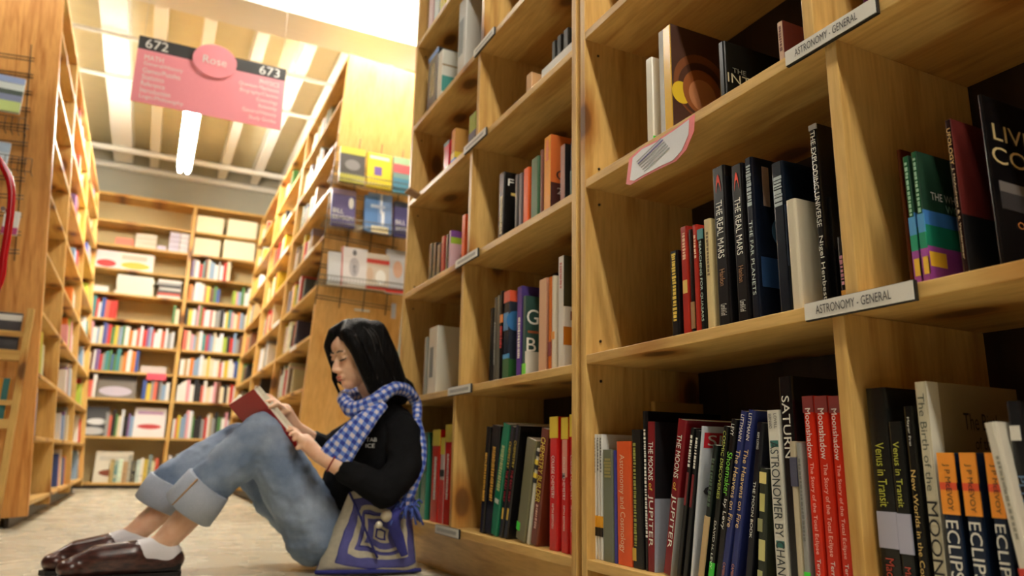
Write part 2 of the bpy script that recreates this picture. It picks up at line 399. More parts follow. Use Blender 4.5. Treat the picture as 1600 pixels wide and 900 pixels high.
# --- lowest shelf, bay nearest the camera
g = 'magazines at the left end of the lowest astronomy shelf'
for i, (a, b2) in enumerate(((917, 921), (921.5, 925.5), (927, 931), (932, 935.7), (936.2, 940))):
    G('B1', a, b2, 679, (225, 224, 216), ['thin white magazine first from the pillar on the bottom shelf', 'thin white magazine second from the pillar on the bottom shelf', 'middle of the five thin white magazines by the pillar', 'thin white magazine fourth from the pillar on the bottom shelf', 'thin white magazine touching the grey-green book'][i], group=g, w=.2,
      bands=((.66, .75, (245, 175, 40), 0, 1), (.75, .82, K, .0, 1)), marks=(.03, .3, (120, 120, 120), .5, 0), cat='magazine')
G('B1', 941, 957, 703, (112, 118, 98), 'faded grey-green cloth book beside the white magazines', hard=True, marks=(.08, .25, (150, 140, 80), .7, 0))
G('B1', 957.5, 962, 704, (62, 62, 140), 'slim blue book left of the orange one', w=.15)
G('B1', 962.5, 985, 690, (226, 92, 42), 'thick orange book Astronomy and Cosmology', txt=(('Astronomy and Cosmology', .11, .9, (240, 200, 160), .42, -.12),), w=.18)
G('B1', 986, 1002, 672, K, 'black book with small coloured print beside the orange one', xb=989, bands=((.86, .95, (210, 170, 60), 0, .35),), marks=(.1, .85, (150, 150, 60), .25, -.2), w=.2)
G('B1', 1003, 1010, 643, K, 'tall black book with a dotted white spine', marks=(.12, .8, W, .4, 0), w=.2)
G('B1', 1011, 1024, 660, (122, 22, 30), 'maroon book The Moons of Jupiter standing upright', xb=1010, w=.21,
  txt=(('THE MOONS', .14, .40, W, .55, 0), ('of', .42, .47, (230, 190, 60), .4, 0), ('JUPITER', .50, .84, W, .6, 0)),
  cov=(('panel', 0, 1, 0, .52, (12, 12, 16)), ('panel', 0, 1, .52, 1, (150, 158, 170)), ('text', 'THE', .3, .45, .16, .2, (90, 110, 60)), ('text', 'M', .28, .48, .23, .33, (190, 200, 210))))
G('B1', 1016, 1022, 628, (205, 170, 100), 'tall tan folder standing behind the maroon book', X=1.09, w=.15)
G('B1', 1059, 1072, 658, (122, 22, 30), 'maroon book The Moons of Jupiter leaning to the right', xb=1036, w=.2,
  txt=(('THE MOONS', .1, .38, W, .55, 0), ('of', .41, .46, (230, 190, 60), .4, 0), ('JUPITER', .49, .83, W, .6, 0)), cov=(('panel', 0, 1, .5, 1, (160, 160, 156)),))
G('B1', 1079, 1085, 670, K, 'first of two slim leaning black books with red print', xb=1057, w=.2, marks=(.05, .25, W, .5, 0), bands=((.3, .52, (120, 20, 28), .2, .7),))
G('B1', 1087, 1093, 674, (18, 18, 20), 'second of two slim leaning black books with red print', xb=1067, w=.2, marks=(.05, .25, W, .5, 0), bands=((.3, .52, (120, 20, 28), .2, .7),))
G('B1', 1096, 1099.5, 667, (205, 212, 220), 'white magazine with a red SKY badge on its cover', xb=1079, w=.21, cat='magazine',
  cov=(('panel', .02, .55, .04, .14, (196, 30, 42)), ('text', 'SKY', .06, .5, .055, .125, W), ('text', 'CI', .05, .4, .38, .46, (60, 60, 66)), ('panel', .1, .9, .6, .7, (40, 50, 60))))
G('B1', 1113, 1121, 697, (24, 34, 30), 'black and tan slim book with dark green print', xb=1092, w=.16, bands=((.52, 1, (196, 170, 122), 0, 1),), marks=(.1, .45, (70, 90, 70), .5, 0))
G('B1', 1130, 1139, 668, (20, 22, 20), 'black book Cosmic Discoveries with olive lettering', xb=1106, w=.17, txt=(('COSMIC DISCOVERIES', .03, .46, (190, 200, 90), .5, 0), ('DAVID H. LEVY', .6, .9, W, .35, 0)), bands=((.86, .95, (60, 200, 60), .2, 1),))
G('B1', 1142, 1152, 657, K, 'black book with green handwritten title Shoemaker', xb=1118, w=.17, txt=(('LEVY', .03, .1, W, .5, 0), ('Shoemaker', .2, .46, (120, 210, 60), .8, 0), ('by Levy', .48, .66, W, .6, 0)))
for i in (0, 1):
    G('B1', 1157+i*12, 1168+i*12, 645-i*2, (38, 48, 104), ('left copy of the blue book The Heavens on Fire', 'right copy of the blue book The Heavens on Fire')[i], xb=1126+i*14, w=.16, group='blue copies of The Heavens on Fire',
      txt=(('LITTMANN', .02, .17, W, .45, 0), ('The Heavens on Fire', .22, .66, (235, 200, 130), .6, 0), ('CAMBRIDGE', .86, .98, (200, 130, 80), .35, 0)))
G('B1', 1182, 1193, 662, (18, 20, 30), 'black book The Moon Book with small white lettering', xb=1164, w=.16, txt=(('KIM LONG', .06, .16, W, .3, 0), ('THE MOON BOOK', .35, .68, W, .35, 0)))
G('B1', 1186, 1198, 733, (44, 50, 40), 'short dark book with a mottled cream spine', xb=1183, w=.14, bands=((.03, .12, (226, 212, 130), .1, .9), (.2, .34, (190, 186, 110), .2, .8), (.4, .5, (150, 150, 100), .0, .6), (.56, .72, (205, 200, 130), .2, .9), (.8, .93, (180, 180, 120), .1, .7)))
G('B1', 1197, 1217, 642, (226, 224, 210), 'white book Astronomer by Chance', w=.17, hard=True, txt=(('BERNARD', .02, .1, K, .22, -.2), ('LOVELL', .02, .1, K, .22, .2), ('ASTRONOMER BY CHANCE', .17, .94, (28, 40, 40), .62, 0)), bands=((.165, .2, (40, 110, 100), .2, .8), (.69, .725, (40, 110, 100), .2, .8)))
G('B1', 1215, 1236, 590, K, 'tall black book Saturn with white capitals', w=.22, hard=True, txt=(('SATURN', .09, .37, W, .55, 0),))
G('B1', 1232, 1242, 690, (190, 178, 150), 'cream photo-covered book beside the tall Saturn book', w=.15, X=.925, bands=((.1, .28, (70, 70, 90), 0, 1),))
G('B1', 1243, 1251, 692, (150, 150, 144), 'thin silver book with a green price sticker', w=.15, X=.925, bands=((.78, 1, (70, 230, 60), 0, 1),), marks=(.1, .6, (110, 110, 105), .4, 0))
for i, (a, b2) in enumerate(((1253, 1269), (1272, 1291), (1294, 1310))):
    G('B1', a, b2, 620, (205, 44, 22), ('left copy of the red paperback Moonshadow', 'middle copy of the red paperback Moonshadow', 'right copy of the red paperback Moonshadow, against the divider')[i], w=.14, group='red copies of Moonshadow', X=.925,
      bands=((.0, .08, (120, 26, 16), 0, 1), (.86, 1, (90, 22, 16), 0, 1)), txt=(('Moonshadow', .06, .30, W, .5, 0), ('The Story of the Total Eclipse', .32, .74, (244, 190, 170), .42, 0), ('Terry Manners', .76, .97, W, .42, 0)))
# --- middle shelf
G('B2', 1046, 1058, 395, K, 'black book with yellow capitals at the left of the middle shelf', w=.16, marks=(.03, .8, (225, 190, 60), .5, 0))
G('B2', 1062, 1073, 357, (170, 42, 30), 'left one of two slim dull red books', w=.17, bands=((.5, .62, (220, 180, 80), .2, .8),), marks=(.06, .3, (240, 190, 150), .4, 0))
G('B2', 1075, 1080, 360, (30, 22, 18), 'slim dark brown book between the two red ones', w=.16, bands=((.7, .95, (150, 110, 60), 0, 1),))
G('B2', 1081, 1088, 353, (176, 46, 32), 'right one of two slim dull red books', w=.17, marks=(.1, .3, (240, 190, 150), .4, 0))
G('B2', 1089, 1097, 360, (20, 24, 22), 'black book Searching for the Quasar with a teal top', w=.16, bands=((.0, .1, (70, 130, 130), 0, 1),), txt=(('SEARCHING FOR QUASARS', .12, .9, (190, 210, 190), .5, 0),))
G('B2', 1098.5, 1109, 345, (214, 194, 142), 'cream book left of the two black Mars books', w=.16, marks=(.12, .5, (120, 100, 60), .3, 0))
for i, (a, b2) in enumerate(((1112, 1131), (1141, 1159))):
    o = G('B2', a, b2, 266-i*4, K, ('glossy black book The Real Mars, left copy', 'glossy black book The Real Mars, right copy')[i], w=.22, hard=True, group='black copies of The Real Mars',
      txt=(('(', .05, .17, (220, 70, 50), .4, 0), ('THE REAL MARS', .22, .58, W, .5, 0), ('Hanlon', .65, .75, (160, 110, 60), .4, 0), ('Carroll & Graf', .86, .93, W, .45, 0)))
G('B2', 1132.5, 1140, 285, (224, 190, 178), 'slim pale pink book squeezed between the two black Mars books', w=.15, X=.95)
G('B2', 1162, 1174, 250, (16, 22, 34), 'glossy navy book with a star photo on its cover', w=.2, hard=True, marks=(.05, .3, (170, 180, 180), .6, 0), txt=(('THE FAR PLANETS', .4, .85, (190, 200, 190), .4, 0),),
  cov=(('disc', .35, .45, .03, (70, 110, 140), 1), ('panel', .05, .6, .62, .8, (30, 60, 100)), ('panel', .12, .2, .05, .3, (180, 150, 130))))
G('B2', 1204, 1222, 258, (14, 24, 36), 'wide navy book standing left of the short white one', w=.2, hard=True, marks=(.1, .3, (170, 180, 180), .7, 0), cov=(('panel', .0, .9, .3, .7, (14, 34, 60)),))
G('B2', 1227, 1242, 315, (216, 206, 180), 'short white book in front of the navy ones', w=.13, X=.925, hard=True)
G('B2', 1263, 1275, 198, K, 'tall black book The Exploding Universe', w=.23, hard=True, txt=(('THE EXPLODING UNIVERSE', .04, .58, W, .6, 0), ('Nigel Henbest', .63, .97, W, .6, 0)), bands=((0, .03, (180, 180, 180), 0, 1),))
G('B2', 1279, 1287, 330, (30, 26, 20), 'dark brown book behind the tall Universe book', w=.18, X=.95, marks=(.1, .7, (90, 80, 40), .3, 0))
G('B2', 1291, 1298, 310, (22, 22, 22), 'plain black slim book second from the middle divider', w=.18, X=.95)
G('B2', 1307, 1316, 372, (24, 20, 22), 'black book with an orange foot by the middle divider', w=.16, X=.93, bands=((.84, .97, (225, 160, 40), .1, .9),), marks=(.3, .75, (200, 130, 150), .5, 0))
# --- upper shelf
G('B3', 1008, 1018, 96, (222, 216, 196), 'short white paperback with black ink marks', w=.09, cov=(('panel', .5, .9, .1, .3, K), ('panel', .3, 1, .62, .8, K), ('panel', .0, .25, .9, 1, (60, 220, 60))))
G('B3', 1029, 1048, 52, (226, 178, 44), 'yellow book with ringed planet cover on the upper shelf', w=.24, hard=True, bands=((0, 1, (190, 188, 180), 0, .35),),
  cov=(('panel', 0, 1, 0, 1, (66, 36, 18)), ('disc', .34, .52, .078, (120, 66, 26), 1), ('disc', .34, .55, .066, (74, 40, 20), 2), ('disc', .34, .57, .054, (150, 84, 34), 3), ('disc', .34, .60, .038, (196, 130, 84), 4), ('disc', .1, .62, .026, (226, 190, 40), 2)))
G('B3', 1121, 1131, 70, (14, 16, 14), 'big black book with title The Intelligent lying across its cover', w=.27, hard=True, cov=(('text', 'THE', .07, .2, .42, .5, (120, 116, 100)), ('text', 'INTELLIGENT', .02, .85, .52, .68, (170, 160, 130))))
G('B3', 1213, 1223, 38, (210, 176, 150), 'pinkish book with dark red cover on the upper shelf', w=.18, cov=(('panel', 0, 1, 0, 1, (96, 30, 22)),), marks=(.1, .6, (130, 90, 80), .4, 0))
G('B3', 1341, 1350, -60, (80, 20, 60), 'dark purple book at the top edge above the middle label', w=.18)
# --- right column
G('B2', 1400, 1407, 236, (96, 36, 18), 'dark russet book left of the two green ones', w=.2, X=.99)
for i, (a, b2, yt) in enumerate(((1409, 1419, 247), (1422, 1432, 240))):
    G('B2', a, b2, yt, (40, 92, 60), ('left copy of the green and purple paperback', 'right copy of the green and purple paperback')[i], w=.2, group='green and purple paperbacks',
      bands=((.48, .62, (80, 150, 200), 0, 1), (.62, .74, (30, 140, 100), 0, 1), (.74, 1, (156, 70, 150), 0, 1), (.8, .93, (235, 190, 60), .2, 1)), marks=(.05, .46, (150, 190, 160), .4, 0),
      cov=(('panel', 0, 1, 0, .45, (24, 60, 40)), ('panel', 0, 1, .45, .56, (60, 120, 190)), ('panel', 0, 1, .56, .72, (16, 120, 90)), ('panel', 0, 1, .72, 1, (150, 66, 150)), ('panel', .02, .2, .76, .87, (240, 190, 50)), ('text', 'THE WHOLE', .1, .5, .3, .36, W), ('text', 'WORLD', .25, .55, .38, .44, (160, 200, 180))))
G('B2', 1475, 1486, 190, (40, 20, 18), 'black book with yellow capitals and a dark red cover', w=.17, txt=(('UFOLOGY', .06, .3, (220, 180, 110), .5, 0), ('J. McAndrews & S. Vandermeer', .32, .9, (210, 190, 150), .35, 0)), cov=(('panel', 0, 1, 0, .62, (96, 26, 20)), ('panel', 0, 1, .62, 1, (14, 12, 12))))
G('B2', 1527, 1533, 150, (16, 15, 16), 'large black book with Living Cosmos on its cover', w=.27, hard=True,
  cov=(('text', 'LIVING', .05, .6, .16, .26, (190, 170, 120)), ('text', 'COSMOS', .02, .8, .3, .4, (200, 180, 130)), ('panel', .05, .9, .50, .56, (110, 106, 104)), ('panel', .05, .9, .56, .66, (52, 50, 52)), ('text', 'OUR SEARCH FOR LIFE', .15, .9, .72, .76, (190, 120, 60)), ('text', 'IN THE UNIVERSE', .25, .85, .8, .84, (170, 110, 70))))
for i, (a, b2, yt) in enumerate(((1351, 1382, 608), (1386, 1408, 660))):
    G('B1', a, b2, yt, (26, 27, 25), ('thicker and taller copy of the black Venus in Transit book', 'slimmer copy of the black Venus in Transit book')[i], w=.17, group='black copies of Venus in Transit',
      txt=(('Venus in Transit', (.24, .1)[i], (.51, .42)[i], (196, 196, 70), .42, 0), ('Maor', .72-.02*i, .82-.02*i, (190, 70, 50), .4, 0)), bands=(((.53, .45)[i], (.68, .64)[i], (178, 178, 196), .05, .98),))
G('B1', 1410, 1424, 636, (20, 20, 18), 'black book New Worlds in the Cosmos with gold lettering', w=.17, txt=(('Mayor Frei', .05, .18, W, .3, 0), ('New Worlds in the Cosmos', .29, .84, (226, 190, 110), .5, 0)), bands=((.86, .94, (50, 220, 90), 0, .8),))
G('B1', 1427, 1447, 598, (214, 206, 178), 'cream book The Birth of the Moon with a photo cover', w=.2, hard=True, txt=(('The Birth of the', .05, .44, (80, 84, 70), .5, 0), ('MOON', .48, .76, K, .8, 0), ('Lewis A. P', .79, .97, (110, 104, 90), .4, 0)),
  cov=(('panel', .0, .12, 0, 1, (225, 220, 200)), ('panel', .12, 1, 0, 1, (150, 132, 96)), ('text', 'The Birth', .35, .75, .12, .19, K), ('text', 'of the', .45, .65, .22, .27, K), ('text', 'MOON', .3, .95, .3, .42, K)))
for i, (a, b2) in enumerate(((1463, 1489), (1498, 1523), (1538, 1560))):
    G('B1', a, b2, 708, (24, 36, 56), ('left copy of the orange-topped Eclipse book', 'middle copy of the orange-topped Eclipse book', 'right copy of the orange-topped Eclipse book')[i], w=.14, X=.925, group='orange-topped copies of Eclipse',
      bands=((0, .33, (240, 150, 40), 0, 1), (.16, .2, (226, 80, 40), 0, 1)), txt=(('J P McEVOY', .06, .31, K, .42, 0), ('ECLIPSE', .36, .72, W, .72, 0), ('O', .76, .86, (120, 140, 160), .75, 0)))
G('B1', 1536, 1556, 662, (214, 208, 190), 'white book with a red patch leaning over the Eclipse copies', xb=1592, w=.15, X=.918, bands=((.62, .9, (205, 60, 40), 0, 1),), marks=(.15, .5, (150, 146, 130), .25, 0))
G('B1', 1570, 1592, 628, (22, 23, 26), 'black book with Pluto lettering at the right edge', w=.17, txt=(('PLUTO AND', .3, .66, (90, 120, 150), .5, 0),), bands=((.1, .16, W, .1, .8),))

# --- bookcase beside the reader: lowest shelf
G('A1', 650, 659, 684, (46, 120, 90), 'mint green book half hidden by the blue scarf', w=.17, bands=((0, .45, (24, 66, 42), 0, 1),))
G('A1', 660.5, 669, 676, (50, 130, 100), 'dark and mint green book left of the red ones', w=.17, bands=((0, .45, (26, 70, 44), 0, 1),))
for i, (a, b2, yt) in enumerate(((677, 688, 672), (697, 707, 664))):
    G('A1', a, b2, yt, (206, 34, 28), ('left red paperback with a yellow top behind the reader', 'right red paperback with a yellow top, touching the divider')[i], w=.17, group='red paperbacks behind the reader', bands=((0, .18, (226, 200, 50), 0, 1),), marks=(.3, .75, W, .3, 0))
G('A1', 689.5, 695, 684, (220, 200, 190), 'white and yellow slim book between the two red ones', w=.16, bands=((0, .2, (226, 200, 50), 0, 1), (.38, .46, K, 0, 1), (.5, 1, (206, 40, 32), 0, 1)))
G('A1', 760, 766, 668, K, 'first black book from the divider with gold print', xb=749, yb=828, w=.16, marks=(.25, .7, (214, 160, 50), .5, 0))
G('A1', 769, 781, 667, K, 'second black book from the divider with gold print', xb=757, yb=829, w=.17, marks=(.2, .7, (214, 160, 50), .4, 0))
G('A1', 786, 796, 665, (22, 118, 84), 'green book with pale print leaning on the black ones', xb=766, yb=831, w=.17, marks=(.2, .6, (170, 180, 120), .5, 0), bands=((.68, .72, (200, 210, 190), .2, .8),))
for i in (0, 1):
    G('A1', 798+i*8, 804+i*8, 668-i*2, K, ('left copy of the black book with yellow and red print', 'right copy of the black book with yellow and red print')[i], xb=779+i*8, yb=834, w=.19-.0*i, group='black books with yellow and red print', txt=(('CHEMISTRY', .14, .38, (220, 190, 60), .55, 0), ('THE EASY WAY', .4, .68, (190, 30, 50), .55, 0)), bands=((.74, .84, (205, 170, 60), .3, .7),))
G('A1', 823, 838, 690, (112, 108, 76), 'thick olive book left of the striped one', xb=806, yb=838, w=.16, bands=((.84, .92, (60, 210, 60), 0, .35),), cov=())
G('A1', 838.5, 843, 702, (206, 202, 180), 'slim white book with a yellow and black striped top', xb=823, yb=840, w=.15, bands=((.03, .08, K, 0, 1), (.12, .17, YEL, 0, 1), (.17, .22, K, 0, 1), (.26, .31, YEL, 0, 1), (.31, .36, K, 0, 1)))
G('A1', 846, 857, 672, (104, 44, 26), 'brown book Chemistry Builder with yellow capitals', xb=829, yb=844, w=.17, txt=(('CHEMISTRY BUILDER', .08, .64, (228, 196, 50), .62, 0),), marks=(.66, .85, (200, 150, 130), .3, 0))
for i, (a, b2, yt) in enumerate(((859, 871, 652), (877, 887, 653), (890, 897, 648))):
    G('A1', a, b2, yt, (204, 30, 28), ('left one of three red College Chemistry books', 'middle one of three red College Chemistry books', 'right one of three red College Chemistry books, by the pillar')[i], w=.17, group='red College Chemistry books', bands=((0, .165, (228, 196, 50), 0, 1),) + (((.17, .45, (226, 150, 130), .2, .9), (.42, .46, K, .2, .6)) if i == 1 else ()), txt=(('COLLEGE CHEMISTRY', .3, .62, W, .35, 0), ('FIFTH EDITION', .66, .84, W, .25, 0)))
# second shelf
G('A2', 664, 668, 528, (150, 152, 140), 'thin grey booklet beside the big white binder', w=.2)
G('A2', 671, 684, 514, (206, 204, 188), 'big white binder behind the person in the second shelf', w=.26, bands=((.3, .75, (110, 116, 110), .2, .6),))
G('A2', 766, 771, 483, (34, 34, 32), 'slim black book at the divider left of the grey pair', w=.16)
G('A2', 772.5, 776, 466, (92, 88, 78), 'first slim grey book of the pair by the swirl book', w=.17, marks=(.3, .8, (150, 150, 140), .4, 0))
G('A2', 777, 781, 463, (104, 100, 88), 'second slim grey book of the pair by the swirl book', w=.17)
G('A2', 782, 786, 456, K, 'black book with bright red print on the second shelf', w=.17, bands=((.27, .36, (226, 130, 40), 0, 1),), marks=(.4, .65, (210, 40, 36), .7, 0))
G('A2', 788, 797, 457, (32, 42, 60), 'book with orange top, blue swirl and green foot', w=.17, hard=True, bands=((0, .13, (214, 80, 40), 0, 1), (.25, .45, (70, 130, 180), 0, .8), (.72, .77, (60, 140, 190), 0, 1), (.77, 1, (36, 92, 34), 0, 1)),
  cov=(('panel', 0, 1, 0, .13, (214, 80, 40)), ('panel', 0, 1, .13, .78, (26, 34, 46)), ('disc', .12, .35, .03, (50, 110, 160), 1), ('panel', 0, 1, .78, 1, (36, 92, 34))))
G('A2', 808, 816, 450, (98, 66, 150), 'purple book with white print on the second shelf', w=.17, marks=(.35, .8, W, .4, 0), cov=(('panel', 0, 1, 0, 1, (60, 40, 110)),))
G('A2', 817, 822, 464, (74, 100, 96), 'dark green and white book with big letters G and B', w=.17, bands=((.85, 1, (120, 220, 60), 0, 1),),
  cov=(('panel', 0, 1, 0, .7, (26, 64, 54)), ('panel', 0, 1, .7, 1, (214, 212, 196)), ('text', 'G', .02, .24, .17, .36, W), ('panel', .04, .26, .44, .47, (150, 80, 40)), ('text', 'B', .02, .2, .53, .7, W)))
G('A2', 842, 854, 439, (222, 178, 144), 'salmon coloured book right of the G and B book', w=.16, cov=(('panel', 0, 1, 0, 1, (190, 140, 110)),))
G('A2', 857, 861, 434, (206, 108, 44), 'slim orange and dark book beside the salmon one', w=.15, bands=((.7, .85, (120, 30, 30), 0, 1),))
G('A2', 862, 866, 432, (226, 214, 190), 'slim white and orange book beside the tall white one', w=.15, bands=((.6, .68, (226, 150, 50), 0, 1),))
G('A2', 872, 881, 403, (232, 226, 216), 'tall white book with letter R and an orange picture', w=.17, hard=True, marks=(.06, .3, (200, 120, 110), .35, 0),
  cov=(('panel', 0, 1, 0, .46, (58, 52, 24)), ('text', 'R', .12, .3, .5, .58, (120, 40, 30)), ('panel', .0, .35, .64, .8, (200, 120, 20))))
# third shelf
G('A3', 671, 676, 383, (44, 52, 40), 'dark green book at the left end of the third shelf', w=.16)
G('A3', 677, 682, 382, (36, 30, 26), 'first of two dark books left of the slim red one', w=.16)
G('A3', 683, 689, 384, (30, 26, 24), 'second of two dark books left of the slim red one', w=.16)
G('A3', 690, 695, 371, (150, 36, 30), 'slim red book in the left bay of the third shelf', w=.16)
G('A3', 697, 701, 368, (40, 40, 36), 'slim black and tan book beside the lilac one', w=.16)
G('A3', 702, 705, 362, (200, 170, 190), 'lilac book with green title and insect picture', w=.17, cov=(('panel', 0, 1, 0, .16, (120, 70, 150)), ('panel', 0, 1, .16, .32, (150, 190, 40)), ('panel', 0, 1, .32, 1, (212, 182, 190)), ('disc', .3, .6, .012, (110, 100, 80), 1)))
G('A3', 722, 727.5, 338, (226, 92, 36), 'orange book against the divider on the third shelf', w=.15)
G('A3', 780, 788, 274, (22, 20, 18), 'black book with cream lettering on the third shelf', w=.17, marks=(.35, .9, (206, 190, 140), .4, 0), cov=(('text', 'F', .08, .2, .1, .2, W), ('panel', .15, .3, .3, .34, (190, 160, 80))))
G('A3', 805, 809, 275, (78, 76, 74), 'first slim grey book left of the orange spine', w=.16)
G('A3', 811, 816, 273, (92, 84, 84), 'second slim grey book left of the orange spine', w=.16)
G('A3', 818, 826, 266, (232, 96, 36), 'bright orange spine between grey and green books', w=.16)
G('A3', 830, 841, 251, (70, 108, 74), 'green book between the bright orange spine and brown one', w=.16)
G('A3', 844, 848, 236, (120, 74, 60), 'slim brown book left of the amber one', w=.16)
G('A3', 850, 861, 218, (236, 160, 50), 'amber book with letter C on an orange cover', w=.17, hard=True, marks=(.05, .3, (220, 110, 40), .4, 0), cov=(('panel', 0, 1, 0, .62, (206, 104, 36)), ('panel', 0, 1, .62, 1, (70, 30, 20)), ('text', 'C', .1, .3, .45, .58, (60, 30, 20)), ('text', '21', .12, .28, .68, .76, W)))
G('A3', 875, 883, 230, (166, 120, 108), 'dusty rose book with a black cover', w=.17, cov=(('panel', 0, 1, 0, 1, (20, 18, 18)),))
G('A3', 891, 896, 224, (50, 46, 60), 'slim navy book near the pillar on the third shelf', w=.16, bands=((.5, 1, (60, 90, 70), 0, 1),))
G('A3', 898, 905, 218, (170, 116, 70), 'brown and grey book touching the pillar', w=.16, bands=((.45, 1, (176, 170, 150), 0, 1), (.25, .42, K, 0, 1)))
# fourth and fifth shelf
G('A4', 694, 702, 226, (196, 34, 50), 'crimson book on the fourth shelf left bay', w=.16, bands=((0, .12, K, 0, 1),))
G('A4', 706, 712, 206, (206, 150, 60), 'ochre book with a blue foot on the fourth shelf', w=.1, bands=((.62, .78, (226, 196, 50), 0, 1), (.78, 1, (40, 100, 160), 0, 1)), cov=(('panel', 0, 1, 0, 1, (190, 136, 56)), ('panel', 0, 1, .62, .78, (226, 196, 50)), ('panel', 0, 1, .78, 1, (40, 100, 160))))
G('A4', 733, 744, 184, (140, 178, 40), 'lime green book against the divider on the fourth shelf', w=.1, bands=((.5, .72, K, 0, 1),), hard=True)
G('A4', 822, 830, 120, (206, 160, 110), 'small tan book in the right bay of the fourth shelf', w=.1)
for i, a in enumerate((862, 870, 880)):
    G('A4', a, a+6+i, 68-i*9, ((74, 80, 86), (60, 64, 70), (84, 88, 96))[i], ('first of three slate grey books behind the leaning white pad', 'second of three slate grey books behind the leaning white pad', 'third of three slate grey books behind the leaning white pad')[i], w=.15, X=1.0, group='slate grey books on the fourth shelf')
G('A5', 670, 684, 93, (40, 46, 52), 'dark blue book beside the teal and white one', w=.16, bands=((0, .08, (110, 150, 210), 0, 1),), marks=(.2, .7, (200, 180, 120), .4, 0))
G('A5', 685, 692, 86, (226, 226, 214), 'white book with a teal patch on the fifth shelf', w=.16, cov=(('panel', 0, .5, .5, .8, (60, 150, 140)), ('panel', 0, 1, .28, .31, (150, 120, 60))))
G('A5', 718, 729, 8, (200, 200, 192), 'tall white magazine box on the fifth shelf', w=.24, bands=((.25, .7, (110, 116, 110), .1, .7),), cat='magazine box')
for i, c in enumerate(((226, 190, 190), (210, 220, 214), (222, 200, 60))):
    G('A6', 673+i*8.5, 680+i*8.5, -48, c, ('pale pink book at the top edge', 'pale grey book at the top edge', 'yellow book at the top edge')[i], w=.16, group='books on the topmost visible shelf')
# white pad lying against the pillar
P0, P1 = at(846, 116, X=.93), at(903, 60, X=.93)
o = mb().box(0, .2, -abs(P0.y-P1.y), 0, 0, .045, .002).build('white_pad', plain((236, 234, 226), .6, name='pad_paper')); o.location = (.93, P0.y, SA[3]); tag(o, 'white pad of paper lying on the fourth shelf by the pillar', 'paper pad')

# ------------------------------------------------------------------ shelf labels
def shelf_label(x0, x1, ylow, zmid, text, label, hgt=.026, far=False):
    a, b2 = at(x0, ylow[0], X=.905), at(x1, ylow[1], X=.905)
    L_ = abs(a.y-b2.y)
    t = empty('shelf_label', (.905, a.y, zmid)); tag(t, label, 'shelf label', 'shelf edge labels')
    mb().box(.0, .0065, -L_-.002, 0, -hgt/2-.002, hgt/2+.001, .0008).build('holder', plain((30, 30, 28), .4, name='holder_black'), t)
    mb().box(-.0012, 0, -L_, 0, -hgt/2, hgt/2).build('label_strip', plain((226, 222, 210), .45, name='label_card'), t)
    if text: lettering(text, (-.0014, -L_*.12, -hgt*.26), (0, -1, 0), (0, 0, 1), L_*.70, hgt*.52, T((60, 56, 50)), t)
    else:
        m_ = mb(); y = -L_*.1; rnd = random.Random(x0)
        while y > -L_*.9:
            d = rnd.uniform(.003, .008); m_.box(-.0018, -.0012, y-d, y, -hgt*.2, hgt*.2); y -= d+.002
        m_.build('label_print', T((168, 164, 156)), t)
shelf_label(1258, 1428, (488, 455), SB[1]-.011, 'ASTRONOMY - GENERAL', 'white label reading ASTRONOMY - GENERAL on the middle shelf edge')
shelf_label(1228, 1369, (97, 15), SB[2]-.011, 'ASTRONOMY - GENERAL', 'white label reading ASTRONOMY - GENERAL on the upper shelf edge')
shelf_label(680, 716, (833, 843), SA[0]-.011, '', 'small white label on the bottom shelf edge beside the red books')
shelf_label(700, 735, (616, 605), SA[1]-.011, '', 'small white label below the big white binder')
shelf_label(712, 746, (413, 393), SA[2]-.011, '', 'small white label below the lilac book')
shelf_label(725, 759, (233, 201), SA[3]-.011, '', 'small white label below the lime green book')
shelf_label(741, 772, (71, 33), SA[4]-.011, '', 'small white label below the tall white magazine box')
# tag holder sticking out at the left end
a = at(652, 297, X=.905)
o = mb().box(-.05, .006, -.02, .04, -.004, .004, .002, Matrix.Rotation(R(20), 4, 'Y')).build('shelf_tag', plain((150, 110, 66), .5, name='tag_wood')); o.location = (.91, a.y, SA[3]-.011)
tag(o, 'brown tag holder sticking out of the shelf edge above the scarf side', 'tag holder')

# pink-edged shelf talker card
def talker():
    pts = [(978, 288), (983, 248), (1000, 232), (1026, 219), (1058, 198), (1085, 178), (1084, 205), (1072, 234), (1056, 252), (1030, 264), (1005, 277), (985, 289)]
    Xp = .897; P = [at(x, y, X=Xp) for x, y in pts]
    t = empty('shelf_card', tuple(at(1030, 240, X=Xp))); tag(t, 'white card with a pink wavy border clipped to the upper shelf', 'shelf card')
    c = t.location.copy()
    mb().poly([p-c for p in P], (.0012, 0, 0)).build('card_edge', plain((236, 120, 120), .35, name='card_pink'), t)
    q = [(p-c)*.86+Vector((-.0012, 0, 0)) for p in P]; mb().poly(q, (.001, 0, 0)).build('card_face', plain((222, 222, 224), .3, name='card_white'), t)
    # handwritten lines
    lv = T((120, 116, 180)); gy = T((150, 154, 150))
    A0, B0 = P[10]-c, P[6]-c
    for k in range(6):
        f = k/6; s = A0.lerp(P[1]-c, f*.75+.1)*.82; e = s+Vector((0, (B0-A0).y*.52, (B0-A0).z*.50+.002))
        mb().tube([s+Vector((-.0019, 0, 0)), e+Vector((-.0019, 0, 0))], .0011 if k == 4 else .0006, 4).build('handwriting', lv if k == 4 else gy, t)
    mb().box(.0012, .016, -.012, .012, -.012, -.002).build('clip', plain((200, 200, 200), .2, name='clear_clip'), t)
talker()

